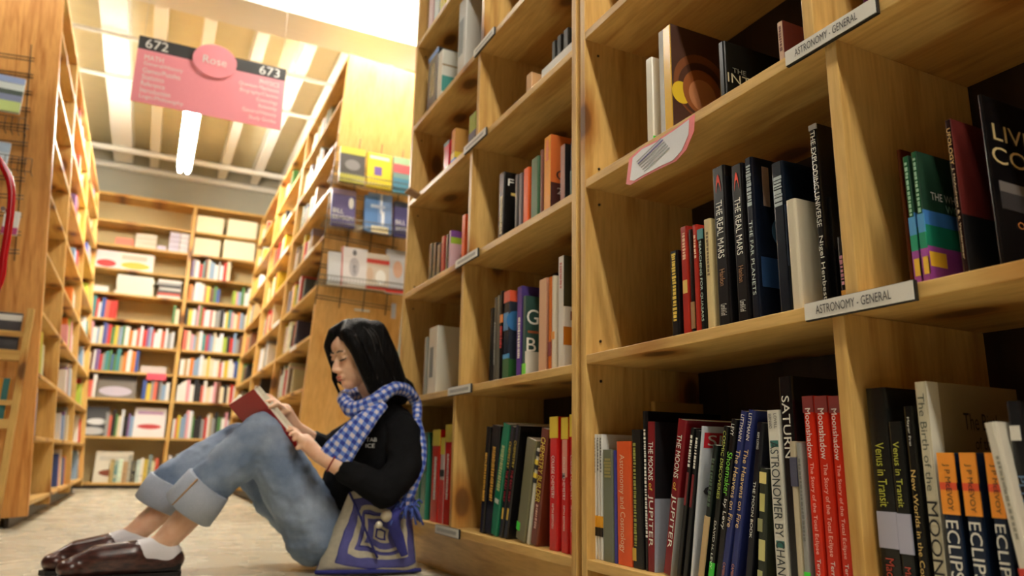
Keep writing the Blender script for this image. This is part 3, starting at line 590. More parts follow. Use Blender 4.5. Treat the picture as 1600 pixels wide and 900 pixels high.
# ------------------------------------------------------------------ background books
def book_mesh():
    m_ = mb(); m_.mi = 0
    pts = [(1, 0), (.0, 0), (0, -1), (1, -1), (1, -.93), (.04, -.93), (.04, -.07), (1, -.07)]
    m_.poly([(x, y, 0) for x, y in pts], (0, 0, 1)); m_.mi = 1
    m_.box(.04, .97, -.93, -.07, .012, .985)
    bmesh.ops.recalc_face_normals(m_.bm, faces=m_.bm.faces)
    me = bpy.data.meshes.new('book'); m_.bm.to_mesh(me); m_.bm.free(); me.materials.append(SPINES); me.materials.append(PAPER); return me
BOOKME = book_mesh()
ORD = ['first', 'second', 'third', 'fourth', 'fifth', 'sixth', 'seventh', 'eighth', 'ninth', 'tenth', 'eleventh', 'twelfth', 'thirteenth', 'fourteenth', 'fifteenth', 'sixteenth', 'seventeenth', 'eighteenth', 'nineteenth', 'twentieth', 'twenty-first', 'twenty-second', 'twenty-third', 'twenty-fourth', 'twenty-fifth', 'twenty-sixth', 'twenty-seventh', 'twenty-eighth', 'twenty-ninth', 'thirtieth']
PAL = [('white', (236, 234, 226)), ('white', (228, 230, 232)), ('cream', (232, 220, 186)), ('black', (36, 34, 36)), ('red', (206, 54, 44)), ('coral', (226, 110, 90)), ('blue', (66, 90, 160)), ('pale blue', (140, 170, 200)), ('yellow', (224, 200, 66)), ('green', (80, 130, 70)), ('lime', (170, 196, 70)), ('grey', (150, 152, 150)), ('tan', (190, 160, 110)), ('brown', (110, 70, 50)), ('violet', (130, 100, 150)), ('teal', (70, 140, 140)), ('orange', (228, 130, 50)), ('pink', (224, 160, 170))]
PW = [6, 6, 5, 4, 3, 2, 2, 3, 2, 2, 1, 4, 2, 2, 1.5, 1.5, 1.5, 1.5]
NB = 0
def bg_row(parent_M, n_from, span, z, dirv, inward, maxh, where, group, fill=1.0, rnd=random, pal=None, tmin=.016, tmax=.034, dep=.16, start=0.0, mass=None):
    """books in a row: local position starts at n_from and goes along dirv"""
    global NB
    p = start; i = 0
    rows = []
    while p < span*fill-tmax:
        th = rnd.uniform(tmin, tmax); h = rnd.uniform(.62, .93)*maxh; wd = rnd.uniform(dep*.8, dep)
        nm, c = rnd.choices(pal or PAL, PW if pal is None else None)[0]
        c = tuple(max(8, min(250, v+rnd.randint(-12, 12))) for v in c)
        # local book frame: x inward, -y along row
        X_ = Vector(inward); Y_ = -Vector(dirv); Z_ = Vector((0, 0, 1))
        pos = Vector(n_from)+Vector(dirv)*p+X_*rnd.uniform(0, .02)+Vector((0, 0, z+.0008))
        M = Matrix.Translation(pos) @ Matrix(((X_.x, Y_.x, 0, 0), (X_.y, Y_.y, 0, 0), (X_.z, Y_.z, 1, 0), (0, 0, 0, 1)))
        if X_.cross(Y_).z < 0:   # keep right-handed: mirror thickness
            M = Matrix.Translation(pos+Vector(dirv)*th) @ Matrix(((X_.x, -Y_.x, 0, 0), (X_.y, -Y_.y, 0, 0), (X_.z, -Y_.z, 1, 0), (0, 0, 0, 1)))
        M = M @ Matrix.Diagonal((wd, th-.001, h, 1))
        if mass is not None:
            mass.append((parent_M @ M, c)); p += th; i += 1; continue
        o = bpy.data.objects.new('book', BOOKME); COL.objects.link(o)
        o.matrix_world = parent_M @ M
        o.color = lin(c)
        tag(o, f'{nm} book, {ORD[i]} {where}', 'book', group)
        NB += 1; p += th; i += 1
    return p
# aisle side of the middle bookcase: nearest bay first
MM = Matrix.Translation((.80, 4.6, 0)) @ Matrix.Rotation(R(3.0), 4, 'Y')
rnd = random.Random(11)
MASS = []
SHN = ['lowest', 'second', 'third', 'fourth', 'fifth', 'sixth', 'seventh', 'eighth', 'topmost']
midpal = [('grey', (150, 150, 148)), ('white', (232, 230, 222)), ('cream', (226, 212, 176)), ('dark grey', (70, 72, 74)), ('brown', (120, 80, 56)), ('olive', (120, 116, 80)), ('yellow', (206, 190, 50)), ('tan', (180, 150, 110)), ('red', (190, 60, 50)), ('navy', (54, 62, 90)), ('white', (228, 228, 224))]
for bi, (a, b2) in enumerate(((.05, 1.40), (1.46, 2.8), (2.86, 4.19))):
    for si, z in enumerate(SM):
        if bi == 0 and si < 2: continue
        n = [(.42, .6), (.3, .5), (.3, .3)][bi]
        f = rnd.uniform(*n)
        nm = ['near bay', 'middle bay', 'far bay'][bi]
        # books gather at the far end of each bay, seen past the near side
        bg_row(MM, (.03, b2-.002, 0), (b2-a)*f, z, (0, -1, 0), (1, 0, 0), .30, f'from the back, {SHN[si]} shelf, {nm}, display bookcase', f'books on the {SHN[si]} shelf of the {nm} of the display bookcase', rnd=rnd, pal=midpal, tmin=.05 if bi == 2 else .035, tmax=.09 if bi == 2 else .07, dep=.18, mass=MASS if bi >= 1 else None)
LC = plain((236, 234, 226), .4, name='label_white')
for si, (ya, L_) in ((3, (.5, .22)), (5, (.35, .3)), (6, (.2, .45)), (7, (.15, .5)), (4, (1.5, .3)), (6, (1.6, .4)), (7, (1.7, .35))):
    o = mb().box(-.006, -.0005, ya, ya+L_, SM[si]-.03, SM[si]+.002).build('shelf_label', LC); o.matrix_world = MM
    tag(o, f'white label strip on the {SHN[si]} shelf edge, {"near" if ya < 1.45 else "middle"} bay, display bookcase', 'shelf label', 'label strips on the display bookcase')
LM = Matrix.Translation((-.475, 4.55, 0)) @ Matrix.Rotation(R(-4.6), 4, 'Y')
for bi, (a, b2) in enumerate(((.05, .99), (1.05, 2.44), (2.5, 3.89))):
    for si, z in enumerate(SM):
        f = rnd.uniform(.35, .6) if bi < 2 else rnd.uniform(.2, .35)
        if si in (4, 5): f *= .5
        nm = ['near bay', 'middle bay', 'far bay'][bi]
        bg_row(LM, (-.03, b2-.002 if bi else a, 0), (b2-a)*f, z, (0, -1, 0) if bi else (0, 1, 0), (-1, 0, 0), .30, f'from the {"back" if bi else "front"}, {SHN[si]} shelf, {nm}, ladder-side bookcase', f'books on the {SHN[si]} shelf of the {nm} of the ladder-side bookcase', rnd=rnd, tmin=.04 if bi else .03, tmax=.09 if bi else .055, dep=.2, mass=MASS if bi >= 1 else None)
# back bookcase
BM = Matrix.Translation((0, 9.2, 0))
STUFF = []
def back_rows():
    global NB
    rn = random.Random(5)
    spec = {  # column, shelf -> (start, end) fractions of the bay
        (0, 0): [(.02, .3), (.52, .98)], (0, 1): [(.02, .12), (.42, .68)], (0, 2): [(.02, .3), (.72, .98)], (0, 3): [(.02, .66)], (0, 4): [(.02, .98)], (0, 5): [(.02, .4), (.92, .99)],
        (1, 0): [(.02, .7)], (1, 1): [(.02, .8)], (1, 2): [(.02, .98)], (1, 3): [(.02, .98)], (1, 4): [(.02, .98)], (1, 5): [(.02, .98)], (1, 6): [(.02, .45), (.6, .98)], (1, 7): [(.02, .55)]}
    for (c, s), segs in sorted(spec.items(), key=lambda q: (q[0][1], q[0][0])):
        a, b2 = XB[c]+.02, XB[c+1]-.02; L_ = b2-a
        mh = (ZB[s+1]-ZB[s]-TH) if s else .4
        mh = min(mh, .34)
        single = s <= 0
        for k, (f0, f1) in enumerate(segs):
            if single:
                colname = ['left', 'right'][c]
                part = '' if len(segs) == 1 else [' in the left group', ' in the right group'][k]
                bg_row(BM, (a+L_*f0, .02, 0), L_*(f1-f0), ZB[s], (1, 0, 0), (0, 1, 0), mh, f'from the left{part}, {SHN[s]} shelf, {colname} bay, end bookcase', f'books on the {SHN[s]} shelf of the end bookcase', rnd=rn, tmin=.022, tmax=.05, dep=.2)
            else: STUFF.append((a+L_*f0, a+L_*f1, ZB[s], mh))
back_rows()
# the small far rows above, as one mass of books
def mass():
    rn = random.Random(9); cols = [c for _, c in PAL]; mats = [plain(c, .45, name='far_spine') for c in cols]
    m_ = mb(); q = []
    for (x0, x1, z, mh) in STUFF:
        x = x0
        while x < x1-.03:
            th = rn.uniform(.02, .045); h = mh*rn.uniform(.62, .92); m_.mi = rn.choices(range(len(cols)), PW)[0]
            m_.box(x, x+th-.0015, 9.21, 9.21+rn.uniform(.14, .2), z+.001, z+h); x += th
    for M, c in MASS:
        m_.mi = min(range(len(cols)), key=lambda k: sum((cols[k][j]-c[j])**2 for j in range(3)))
        m_.box(0, 1, -1, 0, 0, 1, 0, M)
    o = m_.build('books', mats); tag(o, 'rows of small colourful books on the far shelves at the end of the aisle', 'books', kind='stuff')
mass()
# face-out books, boxes and stacks on the end bookcase
def face_book(x0, x1, z, h, rgb, label, marks=(), y=9.26, M=None, cat='book', group=None, wdt=.03, tilt=8):
    t = empty('book', (x0, y, z), (R(-tilt), 0, 0)); tag(t, label, cat, group)
    mb().box(0, x1-x0, 0, wdt, .0, h, .002).build('cover', plain(rgb, .35, name='cover_art'), t)
    mb().box(.006, x1-x0-.003, .002, wdt-.002, .004, h+.001).build('page_block', PAPER, t)
    for (u0, u1, v0, v1, c) in marks:
        W_ = x1-x0; m_ = mb()
        if len(c) == 4: 
            c = c[:3]; cx, cz, rx, rz = W_*(u0+u1)/2, h*(v0+v1)/2, W_*(u1-u0)/2, h*(v1-v0)/2
            m_.poly([(cx+rx*math.cos(k*math.pi/12), -.0008, cz+rz*math.sin(k*math.pi/12)) for k in range(24)], (0, .0008, 0))
        else: m_.box(W_*u0, W_*u1, -.001, .001, h*v0, h*v1)
        m_.build('cover_picture', T(c), t)
    return t
face_book(-.44, -.08, ZB[0], .33, (222, 216, 196), 'white face-out book with a brown car picture, lowest shelf of end bookcase', ((.12, .8, .2, .42, (130, 60, 30, 1)), (.1, .9, .7, .85, (200, 196, 180))))
face_book(-.66, -.37, ZB[1], .32, (60, 62, 64), 'black and silver face-out book, second shelf of end bookcase', ((.05, .95, .05, .3, (190, 192, 190, 1)), (.3, .95, .38, .6, (220, 220, 216, 1)), (0, .1, 0, 1, (30, 40, 50))))
face_book(-.12, .2, ZB[1], .33, (232, 226, 224), 'white face-out book with a red car picture, second shelf of end bookcase', ((.12, .88, .28, .45, (190, 60, 60, 1)), (.1, .9, .78, .88, (190, 150, 190))))
face_book(-.52, -.14, ZB[2], .27, (120, 112, 100), 'grey face-out book with a pale car, third shelf of end bookcase', ((.05, .9, .1, .5, (190, 184, 200, 1)), (0, 1, .75, 1, (60, 54, 50))))
face_book(.75, .95, ZB[2], .2, (230, 226, 206), 'cream face-out book in the right bay of the third shelf of end bookcase')
face_book(-.12, .14, ZB[3], .08, (214, 204, 200), 'pale box lying in the gap on the fourth shelf of end bookcase', cat='box', tilt=0)
face_book(-.05, .15, ZB[3]-.075, .075, (236, 90, 110), 'pink sign strip on the third shelf edge of end bookcase', y=9.19, cat='sign', wdt=.004, tilt=0)
face_book(-.72, -.5, ZB[7], .22, (226, 216, 214), 'face-out book with a red car, left on the eighth shelf of end bookcase', ((.05, .95, .1, .5, (206, 50, 50, 1)),))
face_book(-.5, -.13, ZB[7], .22, (232, 224, 214), 'face-out book with a yellow car on the eighth shelf of end bookcase', ((.1, .9, .1, .5, (226, 190, 60, 1)), (.1, .8, .6, .85, (226, 190, 170))))
for k in range(6):
    o = mb().box(-.48+rnd.uniform(-.01, .01), -.1+rnd.uniform(-.01, .01), 9.22, 9.45, 0, .036, .002).build('book', plain((232-k*2, 230, 214+k), .6, name='stack_cover')); o.location.z = ZB[6]+k*.037
    tag(o, f'white book lying {ORD[k]} from the bottom in the white stack, seventh shelf', 'book', 'flat stack of white books')
for k, c in enumerate(((224, 222, 210), (206, 80, 60), (60, 62, 60), (196, 196, 190), (40, 40, 44), (150, 152, 150), (220, 220, 214))):
    o = mb().box(-.05+rnd.uniform(-.02, .02), .19, 9.22, 9.43, 0, .03, .002).build('book', plain(c, .5, name='stack_cover')); o.location.z = ZB[6]+k*.031
    tag(o, f'book lying {ORD[k]} from the bottom in the mixed stack, seventh shelf', 'book', 'flat stack of mixed books')
o = mb().box(-.78, -.55, 9.22, 9.4, ZB[6], ZB[6]+.07, .003).build('book', plain((230, 228, 220), .6, name='stack_cover')); tag(o, 'single white book lying left on the seventh shelf of end bookcase', 'book')
for k, (x0, x1, h, c, l) in enumerate(((-.55, -.37, .09, (236, 130, 110), 'coral pink box on the ninth shelf of end bookcase'), (-.35, -.13, .17, (222, 216, 200), 'cream box on the ninth shelf of end bookcase'), (-.12, -.02, .06, (206, 200, 226), 'low lilac box on the ninth shelf of end bookcase'), (0.0, .11, .24, (206, 204, 226), 'stack of pale lilac boxes on the ninth shelf of end bookcase'), (.115, .21, .24, (222, 222, 230), 'stack of white boxes by the post on the ninth shelf'))):
    mm_ = mb(); n = max(1, int(h/.05))
    for q in range(n): mm_.box(x0, x1, 9.22, 9.42, h/n*q, h/n*(q+1)-.004, .004)
    o = mm_.build('box', plain(c, .6, name='box_card')); o.location.z = ZB[8]; tag(o, l, 'box')
for k, (x0, x1, s, h) in enumerate(((.27, .56, 8, .21), (.60, .96, 8, .23), (.27, .57, 9, .21), (.62, .96, 9, .22))):
    o = mb().box(x0, x1, 9.22, 9.45, 0, h, .004).box(x0+.1, x1-.1, 9.218, 9.222, h*.5, h*.6).build('box', plain((240, 232, 200), .6, name='carton')); o.location.z = ZB[s]
    tag(o, ('cream carton, lower left of four in the right bay', 'cream carton, lower right of four in the right bay', 'cream carton, upper left of four in the right bay', 'cream carton, upper right of four in the right bay')[k], 'box', 'cream cartons on the end bookcase')
print('BOOKS', NB)

# ------------------------------------------------------------------ wire display on the end of the middle bookcase
WIRE = plain((40, 38, 36), .35, .6, name='black_wire'); WIRE2 = plain((120, 116, 100), .3, .7, name='steel_wire')
def grid(x0, x1, z0, z1, y, label, tilt, px, pz=.1, nx=.15, loc=None):
    t = empty('wire_grid', (x0, y, z0), (0, tilt, 0)); tag(t, label, 'wire rack')
    n = 0; z = 0
    while z <= z1-z0+.001:
        for dz in (0, .018): mb().tube([(0, 0, z+dz), (x1-x0, 0, z+dz)], .003, 5).build('horizontal_wire', WIRE, t)
        z += pz
    x = 0
    while x <= x1-x0+.001:
        mb().tube([(x, .005, -.04), (x, .005, z1-z0+.04)], .003, 5).build('upright_wire', WIRE, t); x += nx
    return t
grid(.86, 1.34, 1.34, 2.42, 4.555, 'black wire grid on the end panel of the middle bookcase', R(3.0), 0)
def pocket(x0, x1, z, y, label):
    t = empty('wire_shelf', (x0, y, z)); tag(t, label, 'wire shelf', 'wire shelves of the book display')
    L_ = x1-x0
    for q in range(7): mb().tube([(0, -.012*q, .0+.004*q), (L_, -.012*q, .004*q)], .0018, 4).build('floor_wire', WIRE2, t)
    mb().tube([(0, -.09, .05), (L_, -.09, .05)], .003, 5).build('front_rail', WIRE2, t)
    k = 0.0
    while k <= L_: mb().tube([(k, 0, .0), (k, -.084, .02), (k, -.09, .05)], .0018, 4).build('rib', WIRE2, t); k += .02 if L_ < 2 else .03
    return t
YD = 4.535
def disp(x0, y0, x1, y1, xr, rgb, label, marks=(), off=0, txt=None, zf=None):
    A = at(x0, y0, Y=YD-.04); Bm = at(x1, y1, Y=YD-.04)
    z = zf if zf else Bm.z; W_ = abs(Bm.x-A.x) if xr is None else xr
    t = face_book(A.x+off, A.x+off+W_, z, A.z-z, rgb, label, marks, y=YD-.06, wdt=.025, tilt=6)
    if txt:
        for (s, u0, u1, v0, v1, c) in txt: lettering(s, (W_*u0, -.0012, (A.z-z)*v0), (1, 0, 0), (0, 0, 1), W_*(u1-u0), (A.z-z)*(v1-v0), T(c), t)
    return t
z1_, z2_, z3_ = 2.10, 1.80, 1.42
disp(533, 226, 570, 283, .165, (84, 80, 74), 'dark landscape book at the left of the top display row', ((0, 1, .8, 1, (196, 190, 60)), (0, 1, 0, .22, (190, 180, 70)), (.2, .8, .35, .65, (130, 124, 120, 1))), zf=z1_)
disp(575, 236, 612, 290, .165, (238, 214, 60), 'bright yellow book in the middle of the top display row', ((.3, .6, .35, .6, (110, 80, 150)),  (.1, .9, .82, .92, (245, 240, 200))), zf=z1_)
disp(616, 243, 640, 300, .165, (130, 160, 150), 'green landscape book with a red roof in the top display row', ((0, 1, .55, .8, (206, 90, 90)), (0, 1, .8, 1, (170, 200, 150)), (0, 1, 0, .4, (70, 130, 150))), zf=z1_-.01)
disp(520, 292, 557, 348, .155, (86, 78, 120), 'purple book by Bill Bryson at the left of the second display row', ((.7, .92, .5, .8, (220, 216, 206, 1)), (0, 1, .85, 1, (150, 130, 150))), zf=z2_, txt=(('BILL', .06, .5, .34, .46, W), ('BRYSON', .06, .92, .17, .29, W)))
disp(571, 303, 590, 355, .09, (90, 130, 180), 'narrow blue book behind the pale blue one', zf=z2_)
disp(577, 299, 615, 358, .16, (130, 156, 196), 'pale blue book with a white streak in the second display row', ((.5, .58, .5, 1, (236, 238, 240)), (.55, .68, .2, .55, (236, 238, 240)), (.15, .85, .0, .16, (240, 224, 180)), (.1, .7, .62, .7, (190, 200, 214))), zf=z2_-.005)
disp(617, 313, 634, 360, .155, (86, 80, 124), 'purple book by Bill Bryson half hidden behind the near bookcase', ((0, 1, .85, 1, (90, 100, 130)),), zf=z2_-.01, txt=(('BILL', .06, .5, .34, .46, W), ('BRYSON', .06, .92, .17, .29, W)))
disp(514, 392, 532, 440, .095, (206, 208, 208), 'grey-white booklet at the left of the third display row', zf=z3_)
disp(535, 384, 574, 440, .165, (228, 222, 218), 'white book with grey figures in the third display row', ((.3, .7, .25, .75, (186, 180, 180, 1)), (.42, .58, .8, .95, (110, 106, 106, 1)), (.44, .6, .35, .55, (90, 88, 90, 1)), (0, .06, 0, 1, (200, 120, 110))), zf=z3_)
disp(574, 394, 607, 442, .15, (214, 200, 180), 'book with a red band and white flowers in the third display row', ((0, 1, .72, .84, (200, 60, 46)), (.4, .85, .15, .55, (240, 238, 230, 1)), (.0, .3, .2, .6, (210, 180, 150, 1)), (0, 1, 0, .08, (200, 50, 40))), zf=z3_)
disp(605, 388, 628, 444, .155, (204, 202, 202), 'grey book with a face in the third display row', ((.3, .7, .35, .75, (216, 170, 140, 1)), (0, 1, 0, .1, (206, 60, 50))), zf=z3_-.01)
pocket(.87, 1.42, z1_-.004, YD-.0, 'top wire shelf under the yellow book'); pocket(.85, 1.40, z2_-.004, YD, 'middle wire shelf under the pale blue book'); pocket(.84, 1.42, z3_-.004, YD, 'lowest wire shelf of the display')
a = at(553, 484, Y=4.585); b2 = at(593, 486, Y=4.585)
o = mb().box(0, .1, -.004, 0, -.008, .008).build('panel_label', plain((226, 222, 206), .5, name='label_card2')); o.location = (a.x, 4.58, a.z); tag(o, 'small white label on the end panel above the head', 'label')
a = at(612, 474, Y=4.58)
o = mb().box(0, .03, -.004, 0, -.1, 0).box(.003, .027, -.005, -.004, -.09, -.06).build('panel_tag', plain((206, 210, 226), .5, name='tag_card')); o.location = (a.x, 4.58, a.z); tag(o, 'narrow pale blue tag on the end panel right of the head', 'tag')

# wire display on the end of the left bookcase
grid(-1.12, -.70, 1.36, 2.52, 4.51, 'black wire grid on the end panel of the left bookcase', R(-4.6), 0, nx=.2)
for k, (px, py) in enumerate(((8, 205), (18, 268))):
    a = at(px, py, Y=4.47); t = empty('wire_pocket', (a.x-.06, 4.47, a.z)); tag(t, ('upper wire pocket on the left grid', 'lower wire pocket on the left grid')[k], 'wire pocket')
    for q in range(6): mb().tube([(q*.03, .03, .0), (q*.03, -.04, -.0), (q*.03, -.05, .07)], .002, 4).build('pocket_wire', WIRE, t)
    for q in (0, .07): mb().tube([(0, -.04-.01*(q > 0), q), (.15, -.04-.01*(q > 0), q)], .002, 4).build('pocket_rail', WIRE, t)
def lbook(px0, py0, px1, py1, rgb, label, marks):
    A, Bm = at(px0, py0, Y=4.45), at(px1, py1, Y=4.45)
    face_book(A.x, Bm.x, Bm.z, A.z-Bm.z, rgb, label, marks, y=4.44, wdt=.02, tilt=5)
lbook(-8, 113, 30, 178, (214, 224, 220), 'landscape book at the top of the left wire grid', ((0, 1, .82, 1, (150, 170, 210)), (0, 1, 0, .3, (190, 210, 130)), (0, 1, .3, .48, (130, 140, 170)), (0, 1, .48, .62, (70, 84, 74))))
lbook(-14, 218, 10, 262, (210, 220, 228), 'pale blue book by the red ladder rail', ((0, 1, .6, 1, (170, 190, 210)),))
lbook(8, 328, 26, 368, (222, 222, 216), 'white and magenta book behind the red ladder rail', ((0, 1, 0, .3, (170, 50, 110)),))

# slatted rack at the foot of the left end panel
def rack():
    X1 = at(26, 650, Y=4.47).x
    t = empty('book_rack', (X1, 4.46, 0)); tag(t, 'slatted wooden book rack at the left edge against the bookcase end', 'rack')
    mb().box(-.03, 0, 0, .045, 0, 1.1, .002).build('stile', PINE[2], t); mb().box(-.56, -.53, 0, .045, 0, 1.1, .002).build('stile', PINE[2], t)
    for py0, py1 in ((516, 525), (546, 562), (625, 633), (655, 670), (739, 746), (768, 786)):
        z1, z0 = at(12, py0, Y=4.46).z, at(12, py1, Y=4.46).z
        mb().box(-.53, -.03, 0, .02, max(0, z0), z1, .001).build('rail', PINE[0], t)
    for py in (562, 670, 786):
        z0 = at(12, py, Y=4.46).z; mb().box(-.53, -.03, .02, .075, max(.005, z0), z0+.018, .001).build('ledge', PINE[0], t)
    for k, (py, h, c, l) in enumerate(((546, .19, (70, 70, 74), 'black photo book in the upper pocket of the wooden rack'), (655, .2, (226, 160, 50), 'orange and teal book in the lower pocket of the wooden rack'))):
        z = at(12, py, Y=4.46).z; face_book(X1-.19, X1-.05, z-.015, h+.02, c, l, ((0, 1, .8, .95, (226, 226, 220)),) if k == 0 else ((.75, .95, 0, 1, (60, 130, 130)),), y=4.49, wdt=.02, tilt=2)
rack()

# red rolling ladder at the left edge
def ladder():
    red = plain((176, 20, 26), .22, name='red_enamel'); Y0 = 3.2
    P = [at(-80, 150, Y=Y0), at(-45, 200, Y=Y0), at(-12, 238, Y=Y0), at(6, 262, Y=Y0), at(16, 286, Y=Y0), at(18, 312, Y=Y0), at(14, 350, Y=Y0), at(6, 400, Y=Y0), at(-6, 452, Y=Y0)]
    base = Vector((P[-1].x-.32, Y0, 0)); t = empty('rolling_ladder', tuple(base)); tag(t, 'red steel rolling ladder with curved handrail at the left edge', 'ladder')
    tail = [Vector((P[-1].x-.10, Y0, .70)), Vector((P[-1].x-.22, Y0, .25)), Vector((P[-1].x-.25, Y0, .05))]
    for dy in (0, -.5):
        mb().tube([p-base+Vector((0, dy, 0)) for p in catmull(P+tail, 6)], .0135, 12).build('handrail', red, t)
        q = [Vector((p.x-.055, Y0+dy, p.z-.1)) for p in P[2:7]]
        mb().tube([p-base for p in catmull(q, 5)], .011, 10).build('brace', red, t)
    a = at(6, 328, Y=Y0)-base; mb().tube([a+Vector((0, -.018, 0)), a+Vector((0, .02, 0))], .009, 10).build('bolt', plain((220, 220, 214), .2, .9, name='bolt_steel'), t)
    for k in range(3): mb().box(-.35-.15*k, -.05-.15*k, -.5, .0, .22+.24*k, .25+.24*k, .003).build('step', red, t)
    for dy in (0, -.5): mb().tube([(-.6, dy, .05), (-.6, dy, 1.0)], .0135, 10).build('rear_post', red, t)
    for dy in (0, -.5):
        for xx in (.0, -.6):
            mb().tube([(xx+.06, dy-.012, .035), (xx+.06, dy+.012, .035)], .034, 14).build('caster', plain((30, 30, 30), .5, name='rubber'), t)
ladder()

# ------------------------------------------------------------------ hanging aisle sign
def sign():
    Ys = 4.4; TL, TR, BR, BL = [at(*p, Y=Ys) for p in ((218, 56), (446, 107), (440, 202), (203, 158))]
    x0, x1, z1, z0 = (TL.x+BL.x)/2, (TR.x+BR.x)/2, (TL.z+TR.z)/2, (BR.z+BL.z)/2
    t = empty('aisle_sign', (x0, Ys, z0)); tag(t, 'pink hanging aisle sign with black header numbered 672 and 673', 'sign')
    W_, H_ = x1-x0, z1-z0; pk = plain((255, 158, 168), .5, name='sign_pink')
    mb().box(0, W_, 0, .008, 0, H_*.80).build('panel', pk, t)
    mb().box(0, W_, 0, .008, H_*.80, H_).build('header_band', plain((56, 56, 54), .5, name='sign_black'), t)
    cx, cz = W_*.5, H_*.86
    mb().poly([(cx+W_*.15*math.cos(k*math.pi/20), -.006, cz+H_*.26*math.sin(k*math.pi/20)) for k in range(40)], (0, .018, 0)).build('oval_badge', pk, t)
    wt = T((250, 248, 240))
    def tx(s, u0, u1, v0, v1, y=-.0012): lettering(s, (W_*u0, y, H_*v0), (1, 0, 0), (0, 0, 1), W_*(u1-u0), H_*(v1-v0), wt, t, 'sign_lettering')
    tx('672', .045, .19, .83, .97); tx('673', .81, .955, .83, .97); tx('Rose', .42, .58, .80, .92, -.0075)
    for i, (s, w_) in enumerate((('MATH', .12), ('General/History', .25), ('Games/Puzzles', .24), ('Statistics', .14), ('Reference', .15), ('Introduction', .19), ('Logic/Philosophy', .28))):
        tx(s, .05, .05+w_, .65-i*.1, .725-i*.1)
    for i, (s, w_) in enumerate((('PHYSICS', .14), ('Quantum Mechanics', .28), ('Biography/Classics', .27), ('Cosmology', .15), ('Relativity', .13), ('General/History', .24), ('Study Guides', .19))):
        tx(s, .96-w_, .96, .67-i*.1, .745-i*.1)
    for x in (W_*.03, W_*.97): mb().tube([(x, .004, H_), (x, .004, 3.8-z0)], .0015, 5).build('cord', T((220, 220, 214)), t)
sign()

# ------------------------------------------------------------------ the reading person
def blob(name, prims, mats, parent, voxel=.006, smooth=6, sub=False, fac=.5, disp=None):
    """one continuous surface grown round tapered limbs and rounded masses"""
    bm = bmesh.new()
    def ell(c, r, M=None, seg=20):
        q = bmesh.ops.create_uvsphere(bm, u_segments=seg, v_segments=seg//2, radius=1)['verts']
        for v in q:
            p = Vector((v.co.x*r[0], v.co.y*r[1], v.co.z*r[2]))
            v.co = Vector(c)+((M @ p) if M else p)
    for p in prims:
        if p[0] == 'e': ell(p[1], p[2], p[3] if len(p) > 3 else None)
        else:
            pts, rs = p[1], p[2]
            for (a, b2), (ra, rb) in zip(zip(pts[:-1], pts[1:]), zip(rs[:-1], rs[1:])):
                a, b2 = Vector(a), Vector(b2); L_ = (b2-a).length
                n = max(3, int(L_/(min(ra, rb)*.35)))
                z = (b2-a).normalized(); M = z.to_track_quat('Z', 'Y').to_matrix()
                ax = M.col[0]; ay = M.col[1]; rings = []
                for i in range(n+1):
                    t = i/n; r = ra+(rb-ra)*t; c = a.lerp(b2, t)
                    rings.append([bm.verts.new(c+(ax*math.cos(k*math.pi/8)+ay*math.sin(k*math.pi/8))*r) for k in range(16)])
                for i in range(n):
                    for k in range(16): bm.faces.new((rings[i][k], rings[i][(k+1) % 16], rings[i+1][(k+1) % 16], rings[i+1][k]))
                bm.faces.new(rings[0][::-1]); bm.faces.new(rings[-1])
                ell(a, (ra,)*3, None, 16); ell(b2, (rb,)*3, None, 16)
    me = bpy.data.meshes.new(name); bm.to_mesh(me); bm.free()
    o = bpy.data.objects.new(name, me); COL.objects.link(o)
    md = o.modifiers.new('r', 'REMESH'); md.mode = 'VOXEL'; md.voxel_size = voxel; md.use_smooth_shade = True
    ms = o.modifiers.new('s', 'SMOOTH'); ms.iterations = smooth; ms.factor = fac
    if disp:
        tx = bpy.data.textures.new(name+'_folds', 'CLOUDS'); tx.noise_scale = disp[1]; tx.noise_depth = 2
        d = o.modifiers.new('d', 'DISPLACE'); d.texture = tx; d.strength = disp[0]; d.mid_level = .5; d.texture_coords = 'GLOBAL'
    dg = bpy.context.evaluated_depsgraph_get(); dg.update()
    m2 = bpy.data.meshes.new_from_object(o.evaluated_get(dg)); bpy.data.objects.remove(o)
    m2.materials.clear()
    for q in (mats if isinstance(mats, (list, tuple)) else [mats]): m2.materials.append(q)
    for p in m2.polygons: p.use_smooth = True
    m2.name = name
    o = bpy.data.objects.new(name, m2); COL.objects.link(o)
    if parent: o.parent = parent; o.matrix_parent_inverse = parent.matrix_world.inverted()
    return o
def pt(x, y, Y): return at(x, y, Y=Y)
def skin_mat():
    m, nt, b = newmat('skin'); L = nt.links
    nz = node(nt, 'ShaderNodeTexNoise'); nz.inputs['Scale'].default_value = 25
    r1 = ramp(nt, [(.3, lin((232, 178, 142))), (.7, lin((244, 200, 166)))]); L.new(nz.outputs[0], r1.inputs[0]); L.new(r1.outputs[0], b.inputs['Base Color'])
    b.inputs['Roughness'].default_value = .45; b.inputs['Subsurface Weight'].default_value = .12; b.inputs['Subsurface Radius'].default_value = (.02, .008, .004); b.inputs['Subsurface Scale'].default_value = .3
    return m
